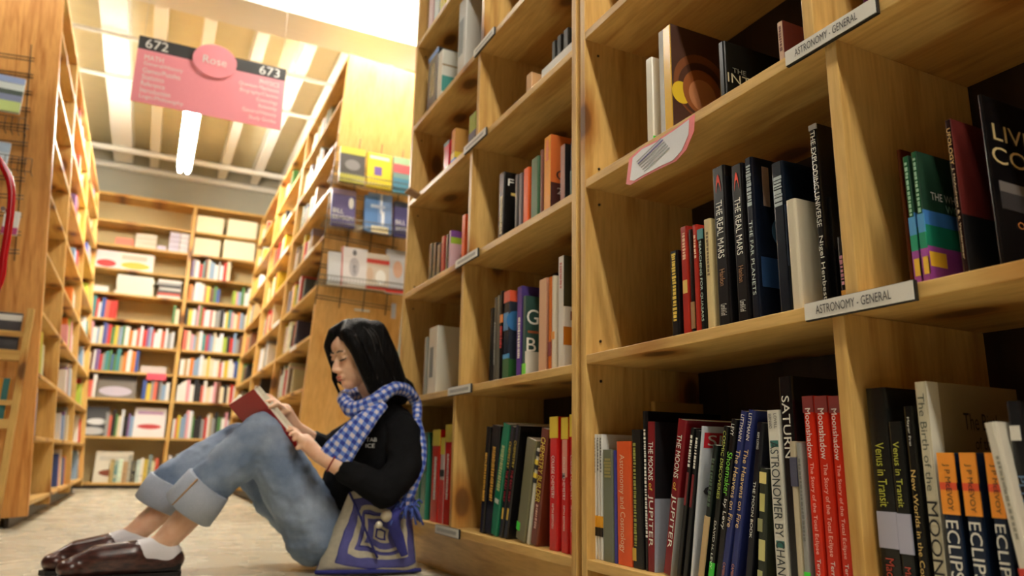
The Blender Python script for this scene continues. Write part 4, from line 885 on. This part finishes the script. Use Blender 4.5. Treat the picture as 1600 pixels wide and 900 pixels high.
def denim_mat(name, a, b2):
    m, nt, b = newmat(name); L = nt.links; tc = node(nt, 'ShaderNodeTexCoord')
    n1 = node(nt, 'ShaderNodeTexNoise'); n1.inputs['Scale'].default_value = 7; n1.inputs['Detail'].default_value = 4; L.new(tc.outputs['Object'], n1.inputs['Vector'])
    r1 = ramp(nt, [(.35, lin(a)), (.65, lin(b2))]); L.new(n1.outputs[0], r1.inputs[0])
    n2 = node(nt, 'ShaderNodeTexNoise'); n2.inputs['Scale'].default_value = 420; L.new(tc.outputs['Object'], n2.inputs['Vector'])
    r2 = ramp(nt, [(.3, (.72, .74, .78, 1)), (.7, (1, 1, 1, 1))]); L.new(n2.outputs[0], r2.inputs[0])
    mx = node(nt, 'ShaderNodeMix', data_type='RGBA', blend_type='MULTIPLY'); mx.inputs[0].default_value = .7
    L.new(r1.outputs[0], mx.inputs[6]); L.new(r2.outputs[0], mx.inputs[7]); L.new(mx.outputs[2], b.inputs['Base Color']); b.inputs['Roughness'].default_value = .85
    b.inputs['Specular IOR Level'].default_value = .15
    return m
def hair_mat():
    m, nt, b = newmat('black_hair'); L = nt.links; tc = node(nt, 'ShaderNodeTexCoord')
    mp = node(nt, 'ShaderNodeMapping'); mp.inputs['Scale'].default_value = (160, 160, 6); L.new(tc.outputs['Object'], mp.inputs[0])
    nz = node(nt, 'ShaderNodeTexNoise'); nz.inputs['Scale'].default_value = 1; L.new(mp.outputs[0], nz.inputs['Vector'])
    bp = node(nt, 'ShaderNodeBump'); bp.inputs['Strength'].default_value = 1; bp.inputs['Distance'].default_value = .006; L.new(nz.outputs[0], bp.inputs['Height']); L.new(bp.outputs[0], b.inputs['Normal'])
    b.inputs['Base Color'].default_value = (.004, .0035, .0035, 1); b.inputs['Roughness'].default_value = .5; b.inputs['Specular IOR Level'].default_value = .1
    return m
def gingham():
    m, nt, b = newmat('blue_gingham'); L = nt.links; uv = node(nt, 'ShaderNodeUVMap'); uv.uv_map = 'UVMap'
    sp = node(nt, 'ShaderNodeSeparateXYZ'); L.new(uv.outputs[0], sp.inputs[0]); s = []
    for i, f in ((0, 1.0), (1, 1.0)):
        q = node(nt, 'ShaderNodeMath', operation='PINGPONG'); q.inputs[1].default_value = 1; L.new(sp.outputs[i], q.inputs[0])
        g = node(nt, 'ShaderNodeMath', operation='GREATER_THAN'); g.inputs[1].default_value = .5; L.new(q.outputs[0], g.inputs[0]); s.append(g)
    ad = node(nt, 'ShaderNodeMath', operation='ADD'); L.new(s[0].outputs[0], ad.inputs[0]); L.new(s[1].outputs[0], ad.inputs[1])
    dv = node(nt, 'ShaderNodeMath', operation='MULTIPLY'); dv.inputs[1].default_value = .5; L.new(ad.outputs[0], dv.inputs[0])
    r = ramp(nt, [(0, lin((214, 206, 214))), (.4, lin((104, 132, 206))), (.9, lin((44, 66, 158)))], 'CONSTANT'); L.new(dv.outputs[0], r.inputs[0]); L.new(r.outputs[0], b.inputs['Base Color']); b.inputs['Roughness'].default_value = .9
    return m
SKIN, GING = skin_mat(), gingham()

def band(name, path, widths, thick, mat, parent, ups=None, check=.0125, close=False):
    """soft flat cloth tube swept along path; widths = half widths, thick = half thickness"""
    P = catmull(path, 8); n = len(P)
    def lerpl(l, t):
        x = t*(len(l)-1); i = min(int(x), len(l)-2); return l[i]+(l[i+1]-l[i])*(x-i) if not isinstance(l[0], Vector) else l[i].lerp(l[i+1], x-i)
    bm = bmesh.new(); uvl = bm.loops.layers.uv.new('UVMap'); rings = []; uvs = []; s = 0; prev = None; K_ = 20
    for i, p in enumerate(P):
        t = i/(n-1); tg = (P[min(i+1, n-1)]-P[max(i-1, 0)]).normalized()
        side = lerpl([Vector(q) for q in ups], t); side = (side-tg*side.dot(tg)).normalized(); nn = tg.cross(side)
        w_, th = lerpl(widths, t), (lerpl(thick, t) if isinstance(thick, list) else thick)
        if i: s += (p-P[i-1]).length
        rings.append([bm.verts.new(p+side*w_*math.cos(2*math.pi*k/K_)+nn*th*math.sin(2*math.pi*k/K_)*(1+.12*math.sin(5*t*6+k))) for k in range(K_)])
        per = 2*math.pi*math.sqrt((w_*w_+th*th)/2)
        uvs.append((s, per))
    for i in range(n-1):
        for k in range(K_):
            f = bm.faces.new((rings[i][k], rings[i][(k+1) % K_], rings[i+1][(k+1) % K_], rings[i+1][k])); f.smooth = True
            vals = [(uvs[i][0]/check, k/K_*uvs[i][1]/check), (uvs[i][0]/check, (k+1)/K_*uvs[i][1]/check), (uvs[i+1][0]/check, (k+1)/K_*uvs[i+1][1]/check), (uvs[i+1][0]/check, k/K_*uvs[i+1][1]/check)]
            for lp, v in zip(f.loops, vals): lp[uvl].uv = v
    bm.faces.new(rings[0][::-1]); bm.faces.new(rings[-1])
    bmesh.ops.recalc_face_normals(bm, faces=bm.faces)
    me = bpy.data.meshes.new(name); bm.to_mesh(me); bm.free(); me.materials.append(mat)
    o = bpy.data.objects.new(name, me); COL.objects.link(o)
    if parent: o.parent = parent; o.matrix_parent_inverse = parent.matrix_world.inverted()
    return o

def person():
    base = pt(505, 850, 2.78); base.z = 0
    t = empty('person', tuple(base)); bpy.context.view_layer.update()
    tag(t, 'person sitting on the floor reading, in black sweater, blue jeans and checked scarf', 'person')
    # joints (left side of the body is the side towards the camera)
    pel = pt(515, 812, 2.76); pel.z = .145
    hipN, hipF = pt(498, 812, 2.69), pt(500, 815, 2.85)
    hipN.z = .125; hipF.z = .125
    kneN, kneF = pt(411, 680, 2.68), pt(372, 692, 2.94)
    ankN, ankF = pt(252, 852, 2.74), pt(206, 838, 2.9)
    che, nek = pt(600, 700, 2.63), pt(598, 635, 2.62)
    shN, shF = pt(630, 676, 2.53), pt(592, 655, 2.78)
    elN, wrN = pt(602, 768, 2.45), pt(498, 712, 2.52)
    elF, wrF = pt(512, 705, 2.84), pt(462, 668, 2.74)
    # head
    hc = pt(557, 556, 2.58); S = .94
    f_ = Vector((-.90, -.30, -.28)).normalized(); l_ = Vector((0, 0, 1)).cross(f_).normalized(); u_ = f_.cross(l_)
    HM = Matrix((f_, l_, u_)).transposed()
    def h(x, y, z): return hc+HM @ Vector((x, y, z))*S
    def E(x, y, z, a, b2, c): return ('e', h(x, y, z), (a*S, b2*S, c*S), HM)
    face = [E(-.005, 0, .03, .094, .074, .093), E(.028, 0, -.03, .060, .060, .082), E(.05, 0, -.092, .032, .032, .026), E(.03, 0, -.075, .045, .048, .035),
            E(.030, .032, -.038, .044, .030, .040), E(.030, -.032, -.038, .044, .030, .040), E(.058, 0, .045, .032, .05, .035),
            ('c', [h(.082, 0, .008), h(.104, 0, -.034)], [.0075, .0105]), E(.092, .012, -.04, .012, .009, .008), E(.092, -.012, -.04, .012, .009, .008),
            E(.078, 0, -.066, .018, .024, .014), E(.088, 0, -.063, .009, .020, .0055), E(.086, 0, -.0735, .009, .018, .006),
            E(.076, .03, .004, .012, .017, .0105), E(.076, -.03, .004, .012, .017, .0105), E(.078, .03, .022, .010, .022, .006), E(.078, -.03, .022, .010, .022, .006)]
    face = [p if p[0] == 'c' else p for p in face]
    neck = [('c', [h(-.02, 0, -.05), nek+Vector((.0, 0, 0)), pt(600, 690, 2.66)], [.052, .05, .04])]
    # arms and hands
    def hand(wr, palm, tips, thumb, r=.0082, curl=Vector((0, 0, .012)), nrm=None):
        pr = [('c', [wr, palm], [.024, .027])]
        d = (palm-wr).normalized(); side = d.cross(nrm).normalized()
        pr += [('e', palm+side*k*.016, (.02, .02, .014)) for k in (-1, 0, 1)]
        for i, tp in enumerate(tips):
            root = palm+d*.022+side*(.027-.018*i)
            mid = root.lerp(tp, .5)+curl
            pr.append(('c', [root-d*.02, root, mid, tp], [.010, .0092, .0088, .0072]))
        tr = palm-d*.02-side*.0+nrm*.006
        pr.append(('c', [tr-side*0, tr.lerp(thumb, .5)+nrm*.008, thumb], [.013, .0105, .0088]))
        return pr
    nrm = Vector((.55, -.15, .82)).normalized()
    palN = pt(476, 690, 2.57); palF = pt(444, 642, 2.72)
    tipsN = [pt(447, 667, 2.64), pt(449, 672, 2.60), pt(453, 679, 2.57), pt(459, 687, 2.55)]
    tipsF = [pt(405, 616, 2.71), pt(409, 620, 2.68), pt(414, 628, 2.66), pt(421, 637, 2.64)]
    hands = hand(wrN, palN, tipsN, pt(465, 700, 2.55), nrm=nrm) + hand(wrF, palF, tipsF, pt(424, 652, 2.66), nrm=nrm)
    foreN = [('c', [elN.lerp(wrN, .3), wrN], [.038, .024])]
    foreF = [('c', [elF, wrF], [.036, .024])]
    legs = [('c', [kneN.lerp(ankN, .55), ankN], [.050, .038]), ('c', [kneF.lerp(ankF, .55), ankF], [.048, .036])]
    # inner body so that the surface is one continuous figure beneath the clothes
    inner = [('c', [pel, pt(575, 790, 2.72), pt(596, 700, 2.66), nek], [.08, .05, .05, .05]), ('c', [shF, pt(600, 690, 2.66), shN], [.035, .045, .03]), ('c', [shN, pt(630, 730, 2.48), elN, elN.lerp(wrN, .3)], [.03, .03, .03, .034]), ('c', [shF, elF], [.042, .036]),
             ('c', [pel, hipN, kneN, kneN.lerp(ankN, .55)], [.10, .075, .052, .050]), ('c', [pel, hipF, kneF, kneF.lerp(ankF, .55)], [.10, .075, .052, .048])]
    feet = []
    for an, Yh, xs in ((ankN, 2.74, (262, 150, 118)), (ankF, 2.9, (214, 118, 92))):
        he, ba, to = pt(xs[0], 880, Yh), pt(xs[1], 886, Yh-.01), pt(xs[2], 890, Yh-.02); he.z, ba.z, to.z = .06, .045, .035
        feet.append((an, he, ba, to))
        legs.append(('c', [an, he], [.038, .03])); legs.append(('c', [an, ba, to], [.036, .028, .018]))
    blob('body', face+neck+hands+foreN+foreF+legs+inner, SKIN, t, voxel=.0042, smooth=6)
    # facial detail
    lipm = plain((196, 96, 84), .4, name='lip_colour'); dk = plain((24, 18, 16), .5, name='lash')
    def line(pts, r, mt, nm):
        o = mb().tube([h(*p)-base for p in pts], r, 8).build(nm, mt, t, smooth=True); return o
    line([(.083, -.02, -.066), (.0915, -.011, -.0635), (.0955, 0, -.0645), (.0915, .011, -.0635), (.083, .02, -.066)], [.0015, .0038, .0042, .0038, .0015], lipm, 'upper_lip')
    line([(.081, -.018, -.071), (.0895, -.010, -.0735), (.093, 0, -.0742), (.0895, .010, -.0735), (.081, .018, -.071)], [.0015, .004, .0048, .004, .0015], lipm, 'lower_lip')
    for s in (1, -1):
        line([(.0845, s*.015, -.003), (.0885, s*.027, -.0045), (.082, s*.041, -.002), (.074, s*.047, .002)], [.0012, .0028, .0028, .0012], dk, 'eyelashes')
        line([(.088, s*.012, .026), (.0885, s*.028, .031), (.081, s*.045, .028)], [.0018, .0026, .0014], dk, 'eyebrow')
    # hair
    HR = hair_mat()
    hp = [E(-.022, 0, .045, .104, .087, .092), E(-.055, 0, -.02, .075, .085, .10),
          ('c', [h(.02, .02, .128), h(.058, .052, .09), h(.046, .078, .03), h(.03, .086, -.05), h(.012, .088, -.13)], [.016, .024, .024, .024, .022]),
          ('c', [h(-.02, .045, .10), h(-.02, .078, .02), h(-.03, .088, -.07), h(-.045, .085, -.15)], [.03, .028, .034, .03]),
          ('c', [h(-.06, .05, .07), h(-.08, .06, -.03), h(-.10, .06, -.12), h(-.13, .05, -.19)], [.05, .052, .048, .03]),
          ('c', [h(-.07, 0, .06), h(-.105, 0, -.04), h(-.13, 0, -.13), h(-.165, .01, -.20)], [.06, .055, .045, .022]),
          ('c', [h(-.06, -.04, .06), h(-.07, -.065, -.03), h(-.09, -.06, -.15)], [.05, .045, .03]),
          ('c', [h(.02, .0, .128), h(.062, -.03, .10), h(.072, -.060, .055), h(.055, -.078, -.01), h(.03, -.085, -.09)], [.016, .022, .02, .017, .012]),
          ('c', [h(.055, -.078, -.01), h(.066, -.082, -.07), h(.05, -.08, -.13), h(.045, -.078, -.18)], [.010, .007, .007, .004]),
          ('c', [h(.01, .088, -.11), h(-.0, .085, -.17)], [.02, .012]), ('c', [h(-.11, .04, -.12), pt(636, 606, 2.60), pt(650, 622, 2.585)], [.04, .028, .012]), E(-.02, -.0, .075, .09, .075, .068)]
    blob('hair', hp, HR, t, voxel=.006, smooth=5)
    rn = random.Random(3)
    m_ = mb()
    for k in range(46):   # loose strands over the mass
        y = rn.uniform(-.03, .085); x0 = rn.uniform(-.06, .05)
        P_ = [h(x0*.5, y*.5, .137-abs(y)*.2), h(x0, y*1.12, .06), h(x0-.01, .02+y*.9 if y > 0 else y, -.04), h(x0-.045, y*1.0, -.15+rn.uniform(-.03, .02))]
        if y < .02 or x0 > .02: continue
        P_ = [h(x0*.5, y*.7, .141-abs(y)*.35), h(x0-.005, .055+y*.55, .07), h(x0-.012, .085+y*.28, -.03), h(x0-.03, .085+y*.3, -.13)]
        m_.tube([p-base for p in catmull(P_, 5)], .0016, 5)
    for k in range(7):
        a = k/6
        m_.tube([p-base for p in catmull([h(.05, .06+.006*k, .08), h(.064-.006*k, .078+.003*k, .0), h(.055-.009*k, .088, -.06), h(.03-.008*k, .09, -.14)], 5)], .0018, 5)
    SH, nt_, b_ = newmat('hair_sheen'); b_.inputs['Base Color'].default_value = (.03, .026, .024, 1); b_.inputs['Roughness'].default_value = .35  # lighter strand colour paints streaks of sheen onto the black hair
    m_.build('loose_strands', SH, t)
    # sweater
    SWM, nt, b = newmat('black_wool'); b.inputs['Base Color'].default_value = (.007, .007, .008, 1); b.inputs['Roughness'].default_value = .9; b.inputs['Specular IOR Level'].default_value = .12
    nz = node(nt, 'ShaderNodeTexNoise'); nz.inputs['Scale'].default_value = 300; bp = node(nt, 'ShaderNodeBump'); bp.inputs['Strength'].default_value = .3; nt.links.new(nz.outputs[0], bp.inputs['Height']); nt.links.new(bp.outputs[0], b.inputs['Normal'])
    cuffN = elN.lerp(wrN, .58)
    sw = [('c', [pt(572, 800, 2.70), pt(586, 745, 2.66), che, pt(600, 660, 2.64)], [.125, .118, .115, .085]), ('c', [shF, pt(612, 668, 2.65), shN], [.058, .085, .062]),
          ('c', [shN, pt(632, 730, 2.47), elN], [.062, .060, .056]), ('c', [elN, cuffN], [.056, .042]),
          ('c', [shF, elF.lerp(shF, .4), elF], [.062, .058, .052]), ('c', [elF, elF.lerp(wrF, .45)], [.05, .04]), ('c', [pt(548, 755, 2.70), pt(556, 812, 2.74)], [.105, .11]), ('c', [pt(560, 700, 2.66), pt(552, 770, 2.68)], [.09, .10]),
          ('c', [pt(600, 650, 2.63), nek], [.072, .058])]
    blob('sweater', sw, SWM, t, voxel=.006, smooth=6, disp=(.012, .05))
    # small white print on the chest
    a = pt(572, 690, 2.49); 
    for s, dz, w_ in (('TAB', 0, .036), ('ICE', -.02, .030)):
        lettering(s, a-base+Vector((0, 0, dz)), _r, (0, 0, 1), w_, .013, T((210, 210, 206)), t, 'chest_lettering')
    # jeans
    DEN = denim_mat('denim', (116, 134, 160), (166, 180, 198)); CUF = denim_mat('denim_inside', (168, 176, 190), (190, 196, 206))
    cN0, cN1 = pt(329, 755, 2.71), pt(296, 792, 2.73); cF0, cF1 = pt(268, 752, 2.91), pt(243, 790, 2.92)
    je = [('c', [hipN+Vector((0, 0, .01)), hipN.lerp(kneN, .5)+Vector((0, 0, -.005)), kneN], [.112, .098, .078]), ('c', [kneN, kneN.lerp(cN0, .5), cN0], [.078, .083, .073]),
          ('c', [hipF+Vector((0, 0, .01)), hipF.lerp(kneF, .5)+Vector((0, 0, -.02)), kneF], [.112, .098, .075]), ('c', [kneF, kneF.lerp(cF0, .5), cF0], [.075, .078, .068]),
          ('c', [hipN, pel+Vector((.03, 0, 0)), hipF], [.112, .125, .112]), ('c', [pel, pt(548, 790, 2.74)], [.12, .11])]
    blob('jeans', je, DEN, t, voxel=.006, smooth=6, disp=(.018, .06))
    def cuff(a, b2, r0, r1, lab):
        ax = (b2-a).normalized(); u = ax.orthogonal().normalized(); v = ax.cross(u); m_ = mb(); K_ = 32; L_ = (b2-a).length
        prof = [(0, r0-.006), (0, r0+.006), (.04, r0+.011), (.5, (r0+r1)/2+.012), (.96, r1+.011), (1, r1+.006), (1, r1-.004), (.5, (r0+r1)/2-.004)]
        rg = [[m_.bm.verts.new(a-base+ax*L_*f+(u*math.cos(k*2*math.pi/K_)+v*math.sin(k*2*math.pi/K_))*(r+.004*math.sin(3*k*2*math.pi/K_+f*2))) for k in range(K_)] for f, r in prof]
        for i in range(len(rg)):
            j = (i+1) % len(rg)
            for k in range(K_): m_.bm.faces.new((rg[i][k], rg[i][(k+1) % K_], rg[j][(k+1) % K_], rg[j][k])).smooth = True
        o = m_.build('cuff', CUF, t); return ax, L_
    cuff(cN0, cN1+(cN1-cN0)*.12, .070, .078, ''); cuff(cF0, cF1, .064, .070, '')
    # seam on the near cuff and along the leg
    toc = -_f
    ax = (cN1-cN0).normalized(); sd = (toc-ax*toc.dot(ax)).normalized(); upv = ax.cross(sd)*-1
    if upv.z < 0: upv = -upv
    o1 = sd*.078+upv*.03
    mb().tube([cN0+o1*1.0-base+ax*.0, cN1+o1*1.09-base+ax*.008], .003, 6).build('cuff_seam', plain((176, 138, 92), .8, name='seam_thread'), t)
    sm = plain((70, 86, 112), .9, name='seam_blue')
    # socks and clogs
    SOCK = plain((232, 228, 230), .9, name='white_sock'); CLOG, nt, b = newmat('brown_leather')
    nz = node(nt, 'ShaderNodeTexNoise'); nz.inputs['Scale'].default_value = 14; r1 = ramp(nt, [(.35, lin((46, 24, 20))), (.7, lin((84, 48, 40)))]); nt.links.new(nz.outputs[0], r1.inputs[0]); nt.links.new(r1.outputs[0], b.inputs['Base Color']); b.inputs['Roughness'].default_value = .28
    SOLE = plain((18, 14, 14), .5, name='sole_rubber')
    for i, (an, he, ba, to) in enumerate(feet):
        dr = (to-he).normalized(); top = an.lerp(ba, .35)
        blob('sock', [('c', [an+Vector((.0, 0, -.012)), he+Vector((0, 0, .008))], [.0445, .040]), ('c', [an+Vector((-.005, 0, -.012)), an.lerp(ba, .55)], [.044, .040]), ('c', [he, ba], [.04, .036])], SOCK, t, voxel=.005, smooth=4)
        m1 = an.lerp(ba, .42)+Vector((0, 0, -.010))
        blob('clog', [('c', [m1, ba+Vector((0, 0, .012)), to+Vector((0, 0, .008))], [.050, .046, .034]), ('c', [he+Vector((-.03, 0, -.012)), ba, to], [.042, .044, .036]), ('c', [he+Vector((.012, 0, -.01)), he+Vector((-.04, 0, -.012))], [.038, .042]),
              ('e', to+dr*.012+Vector((0, 0, .004)), (.042, .046, .03))], CLOG, t, voxel=.005, smooth=5)
        sdv = Vector((-dr.y, dr.x, 0)).normalized(); m_ = mb()
        outl = [(-.03, .0), (-.027, .028), (-.02, .036), (.06, .036), (.12, .045), (.17, .046), (.20, .034), (.213, 0), (.20, -.034), (.17, -.046), (.12, -.045), (.06, -.036), (-.02, -.036), (-.027, -.028)]
        d2 = Vector((dr.x, dr.y, 0)).normalized(); sc = ((to-he).length+.05)/.21
        m_.poly([Vector((he.x, he.y, 0))-base+d2*x*sc+sdv*y+Vector((0, 0, .001)) for x, y in outl], (0, 0, .014))
        m_.poly([Vector((he.x, he.y, 0))-base+d2*x*sc*.95+sdv*y*.9+Vector((0, 0, .02)) for x, y in outl if x < .1], (0, 0, .02))
        m_.build('sole', SOLE, t)
    # scarf
    sc = empty('scarf', tuple(nek)); bpy.context.view_layer.update(); tag(sc, 'blue and white checked scarf wrapped round the neck of the reader', 'scarf')
    loop = [pt(536, 622, 2.60), pt(552, 640, 2.54), pt(584, 628, 2.49), pt(612, 608, 2.51), pt(634, 610, 2.56), pt(650, 630, 2.60), pt(652, 660, 2.56)]
    band('neck_wrap', loop, [.024, .030, .027, .024, .024, .020, .014], [.02, .024, .024, .022, .02, .016, .012], GING, sc, ups=[(0, .2, 1), (0, .2, 1), (0, .1, 1), (0, 0, 1), (.3, 0, 1), (1, 0, .5), (1, 0, .2)])
    band('back_wrap', [pt(536, 622, 2.60), pt(545, 618, 2.68), pt(590, 612, 2.73), pt(634, 610, 2.66), pt(650, 628, 2.60)], [.024, .026, .026, .022, .018], [.02, .02, .02, .018, .014], GING, sc, ups=[(0, .2, 1)]*5)
    band('front_tail', [pt(596, 632, 2.485), pt(574, 654, 2.46), pt(549, 682, 2.47), pt(530, 706, 2.485), pt(517, 722, 2.50)], [.026, .036, .046, .054, .052], [.018, .016, .014, .012, .010], GING, sc, ups=[tuple(_r)]*5)
    band('back_tail', [pt(652, 655, 2.53), pt(656, 690, 2.50), pt(652, 724, 2.47), pt(640, 760, 2.46), pt(634, 790, 2.47)], [.012, .022, .03, .028, .02], [.01, .012, .012, .012, .016], GING, sc, ups=[tuple(_r)]*5)
    m_ = mb(); e0 = pt(638, 792, 2.46)
    for k in range(34):
        d = Vector((rn.uniform(-.045, .05), rn.uniform(-.03, .02), rn.uniform(-.055, .01))); q = e0+Vector((rn.uniform(-.03, .03), 0, rn.uniform(-.01, .02)))
        m_.tube([q-nek, q+d*.6+Vector((0, 0, .012))-nek, q+d-nek], .0035, 5)
    m_.build('fringe', plain((74, 96, 176), .9, name='fringe_blue'), sc)
    # hair tie on the wrist
    c = elN.lerp(wrN, .80); d = (wrN-elN).normalized(); u = d.orthogonal().normalized(); v = d.cross(u)
    o = mb().tube([c+(u*math.cos(k*math.pi/12)+v*math.sin(k*math.pi/12))*.0305 for k in range(25)], .0026, 6, caps=False).build('hair_tie', plain((140, 30, 30), .7, name='red_elastic')); tag(o, 'thin red hair tie worn around the near wrist', 'hair tie')
    # open book
    P2, P3, P1 = pt(396, 608, 2.66), pt(469, 697, 2.60), pt(357, 633, 2.78); P4 = P1+(P3-P2)
    n_ = (P2-P1).cross(P3-P1).normalized()
    if n_.dot(Vector((1, 0, 1))) < 0: n_ = -n_
    bk = empty('open_book', tuple(P1)); tag(bk, 'open book with red cover held by the reader on the knees', 'book'); o_ = P1
    RC = plain((168, 24, 22), .28, name='red_gloss')
    mb().poly([P1-o_, P2-o_, P3-o_, P4-o_], n_*.0015).build('cover', RC, bk)
    ins = [P1.lerp(P3, .02)-o_, P2.lerp(P4, .03)-o_, P3.lerp(P1, .02)-o_, P4.lerp(P2, .02)-o_]
    mb().poly([p+n_*.002 for p in ins], n_*.014).build('page_block', PAPER, bk)
    away = (P1-P2).normalized()*.02+Vector((.05, .13, .05)); P5, P6 = P1+away, P4+away
    n2 = (P5-P1).cross(P4-P1).normalized(); n2 = n2 if n2.dot(Vector((1, 0, 1))) > 0 else -n2
    mb().poly([P1-o_, P5-o_, P6-o_, P4-o_], n2*.0015).build('cover', RC, bk)
    mb().poly([P1-o_+n2*.002, P5-o_+n2*.002, P6-o_+n2*.002, P4-o_+n2*.002], n2*.012).build('page_block', PAPER, bk)
    m_ = mb(); up = (P2-P3).normalized()
    for k in range(9):  # loose page edges standing up at the top
        f0 = .12+.09*k; a = P1.lerp(P2, f0)-o_+n_*.012; b3 = P4.lerp(P3, f0)-o_+n_*.012; lift = n_*(.012+.006*(k % 3))+up*.003*(k % 2)
        m_.poly([a, a+lift+(P2-P1)*.12, b3+lift+(P2-P1)*.12, b3], n_*.0006)
    m_.build('loose_pages', PAPER, bk)
    lettering('RED', P1.lerp(P3, .12)-o_, (P3-P2), (P2-P1), .05, .012, plain((110, 20, 24), .4, name='dark_red'), bk) if False else None
person()

# ------------------------------------------------------------------ canvas bag beside the hip
def bag():
    m, nt, b = newmat('blue_print_canvas'); L = nt.links; uv = node(nt, 'ShaderNodeUVMap'); uv.uv_map = 'UVMap'
    nz = node(nt, 'ShaderNodeTexNoise'); nz.inputs['Scale'].default_value = 3.0; nz.inputs['Detail'].default_value = 1
    L.new(uv.outputs[0], nz.inputs['Vector'])
    ad = node(nt, 'ShaderNodeVectorMath', operation='MULTIPLY_ADD'); ad.inputs[1].default_value = (.16,)*3; L.new(nz.outputs['Color'], ad.inputs[0]); L.new(uv.outputs[0], ad.inputs[2])
    sp = node(nt, 'ShaderNodeSeparateXYZ'); L.new(ad.outputs[0], sp.inputs[0])
    def mth(op, a, b3=None):
        n = node(nt, 'ShaderNodeMath', operation=op)
        for i, q in enumerate((a, b3)):
            if q is None: continue
            if isinstance(q, (int, float)): n.inputs[i].default_value = q
            else: L.new(q, n.inputs[i])
        return n.outputs[0]
    dx = mth('ABSOLUTE', mth('SUBTRACT', sp.outputs[0], .62)); dy = mth('ABSOLUTE', mth('SUBTRACT', sp.outputs[1], .62))
    dd = mth('MAXIMUM', mth('MULTIPLY', dx, 1.0), mth('MULTIPLY', dy, 1.15))
    dd = mth('ADD', dd, mth('MULTIPLY', dx, .25))
    cr, bl, db = lin((208, 200, 176)), lin((92, 92, 160)), lin((44, 44, 130))
    r = ramp(nt, [(0, cr), (.06, db), (.09, cr), (.13, bl), (.23, cr), (.27, db), (.29, bl), (.33, cr), (.40, bl), (.52, db), (.535, cr), (.69, db), (.71, cr)], 'CONSTANT'); L.new(dd, r.inputs[0])
    n2 = node(nt, 'ShaderNodeTexNoise'); n2.inputs['Scale'].default_value = 18; r2 = ramp(nt, [(.3, (.78, .78, .8, 1)), (.7, (1, 1, 1, 1))]); L.new(uv.outputs[0], n2.inputs['Vector']); L.new(n2.outputs[0], r2.inputs[0])
    mx = node(nt, 'ShaderNodeMix', data_type='RGBA', blend_type='MULTIPLY'); mx.inputs[0].default_value = .8; L.new(r.outputs[0], mx.inputs[6]); L.new(r2.outputs[0], mx.inputs[7]); L.new(mx.outputs[2], b.inputs['Base Color'])
    b.inputs['Roughness'].default_value = .9
    BL, BR = pt(492, 878, 2.62), pt(654, 862, 2.55); BL.z = BR.z = 0.0
    TL, TR = pt(545, 770, 2.56), pt(640, 775, 2.50)
    base = (BL+BR)/2
    t = empty('canvas_bag', tuple(base)); bpy.context.view_layer.update(); tag(t, 'blue and cream patterned canvas bag slumped on the floor beside the hip', 'bag')
    bm = bmesh.new(); uvl = bm.loops.layers.uv.new('UVMap'); N = 26
    grids = []
    for side in (0, 1):
        g = []
        for j in range(N+1):
            v = j/N; row = []
            for i in range(N+1):
                u = i/N; p = BL.lerp(BR, u).lerp(TL.lerp(TR, u), v)
                e = min(u, 1-u)*2; puff = (min(1, e*3)**.5)*(.055*(1-v)**.6+.012)*min(1, (v+.06)*6)**.5
                fold = .008*math.sin(9*u+4*v)*math.sin(6*v+2)*min(1, e*4)
                p = p+Vector((0, 1, 0))*(puff*(1 if side else -1)+fold)+Vector((0, 0, .012*math.sin(7*u)*v))
                p.z = max(p.z, .002); row.append(bm.verts.new(p-base))
            g.append(row)
        grids.append(g)
        for j in range(N):
            for i in range(N):
                f = bm.faces.new((g[j][i], g[j][i+1], g[j+1][i+1], g[j+1][i])); f.smooth = True
                for lp, (a, c) in zip(f.loops, ((i, j), (i+1, j), (i+1, j+1), (i, j+1))): lp[uvl].uv = (a/N, c/N)
    bmesh.ops.remove_doubles(bm, verts=bm.verts, dist=.0008); bmesh.ops.recalc_face_normals(bm, faces=bm.faces)
    me = bpy.data.meshes.new('pouch'); bm.to_mesh(me); bm.free(); me.materials.append(m); o = bpy.data.objects.new('pouch', me); COL.objects.link(o); o.parent = t
    mb().tube([p-base for p in catmull([BL+Vector((-.005, -.04, .012)), BL.lerp(BR, .4)+Vector((0, -.075, .016)), BR+Vector((0, -.03, .012))], 6)], .007, 8).build('piping', plain((40, 42, 120), .8, name='navy_piping'), t)
    mb().tube([p-base for p in catmull([TL+Vector((0, -.01, 0)), pt(560, 800, 2.50), pt(575, 838, 2.50), pt(590, 872, 2.50)], 6)], .004, 6).build('drawstring', plain((40, 42, 110), .8, name='navy_cord'), t)
    band('strap', [TR+Vector((0, -.01, -.01)), pt(614, 806, 2.44), pt(622, 840, 2.46), pt(632, 868, 2.47)], [.014, .02, .02, .012], .005, plain((58, 60, 140), .9, name='strap_blue'), t, ups=[tuple(_r)]*4)
    for (x, y, r_, c) in ((604, 806, .02, (208, 196, 168)), (592, 820, .012, (220, 212, 190)), (625, 774, .012, (196, 184, 150))):
        q = pt(x, y, 2.45)-base; mm = mb(); bmesh.ops.create_icosphere(mm.bm, subdivisions=2, radius=r_, matrix=Matrix.Translation(q)); mm.build('bead', plain(c, .6, name='bead_cream'), t, smooth=True)
bag()
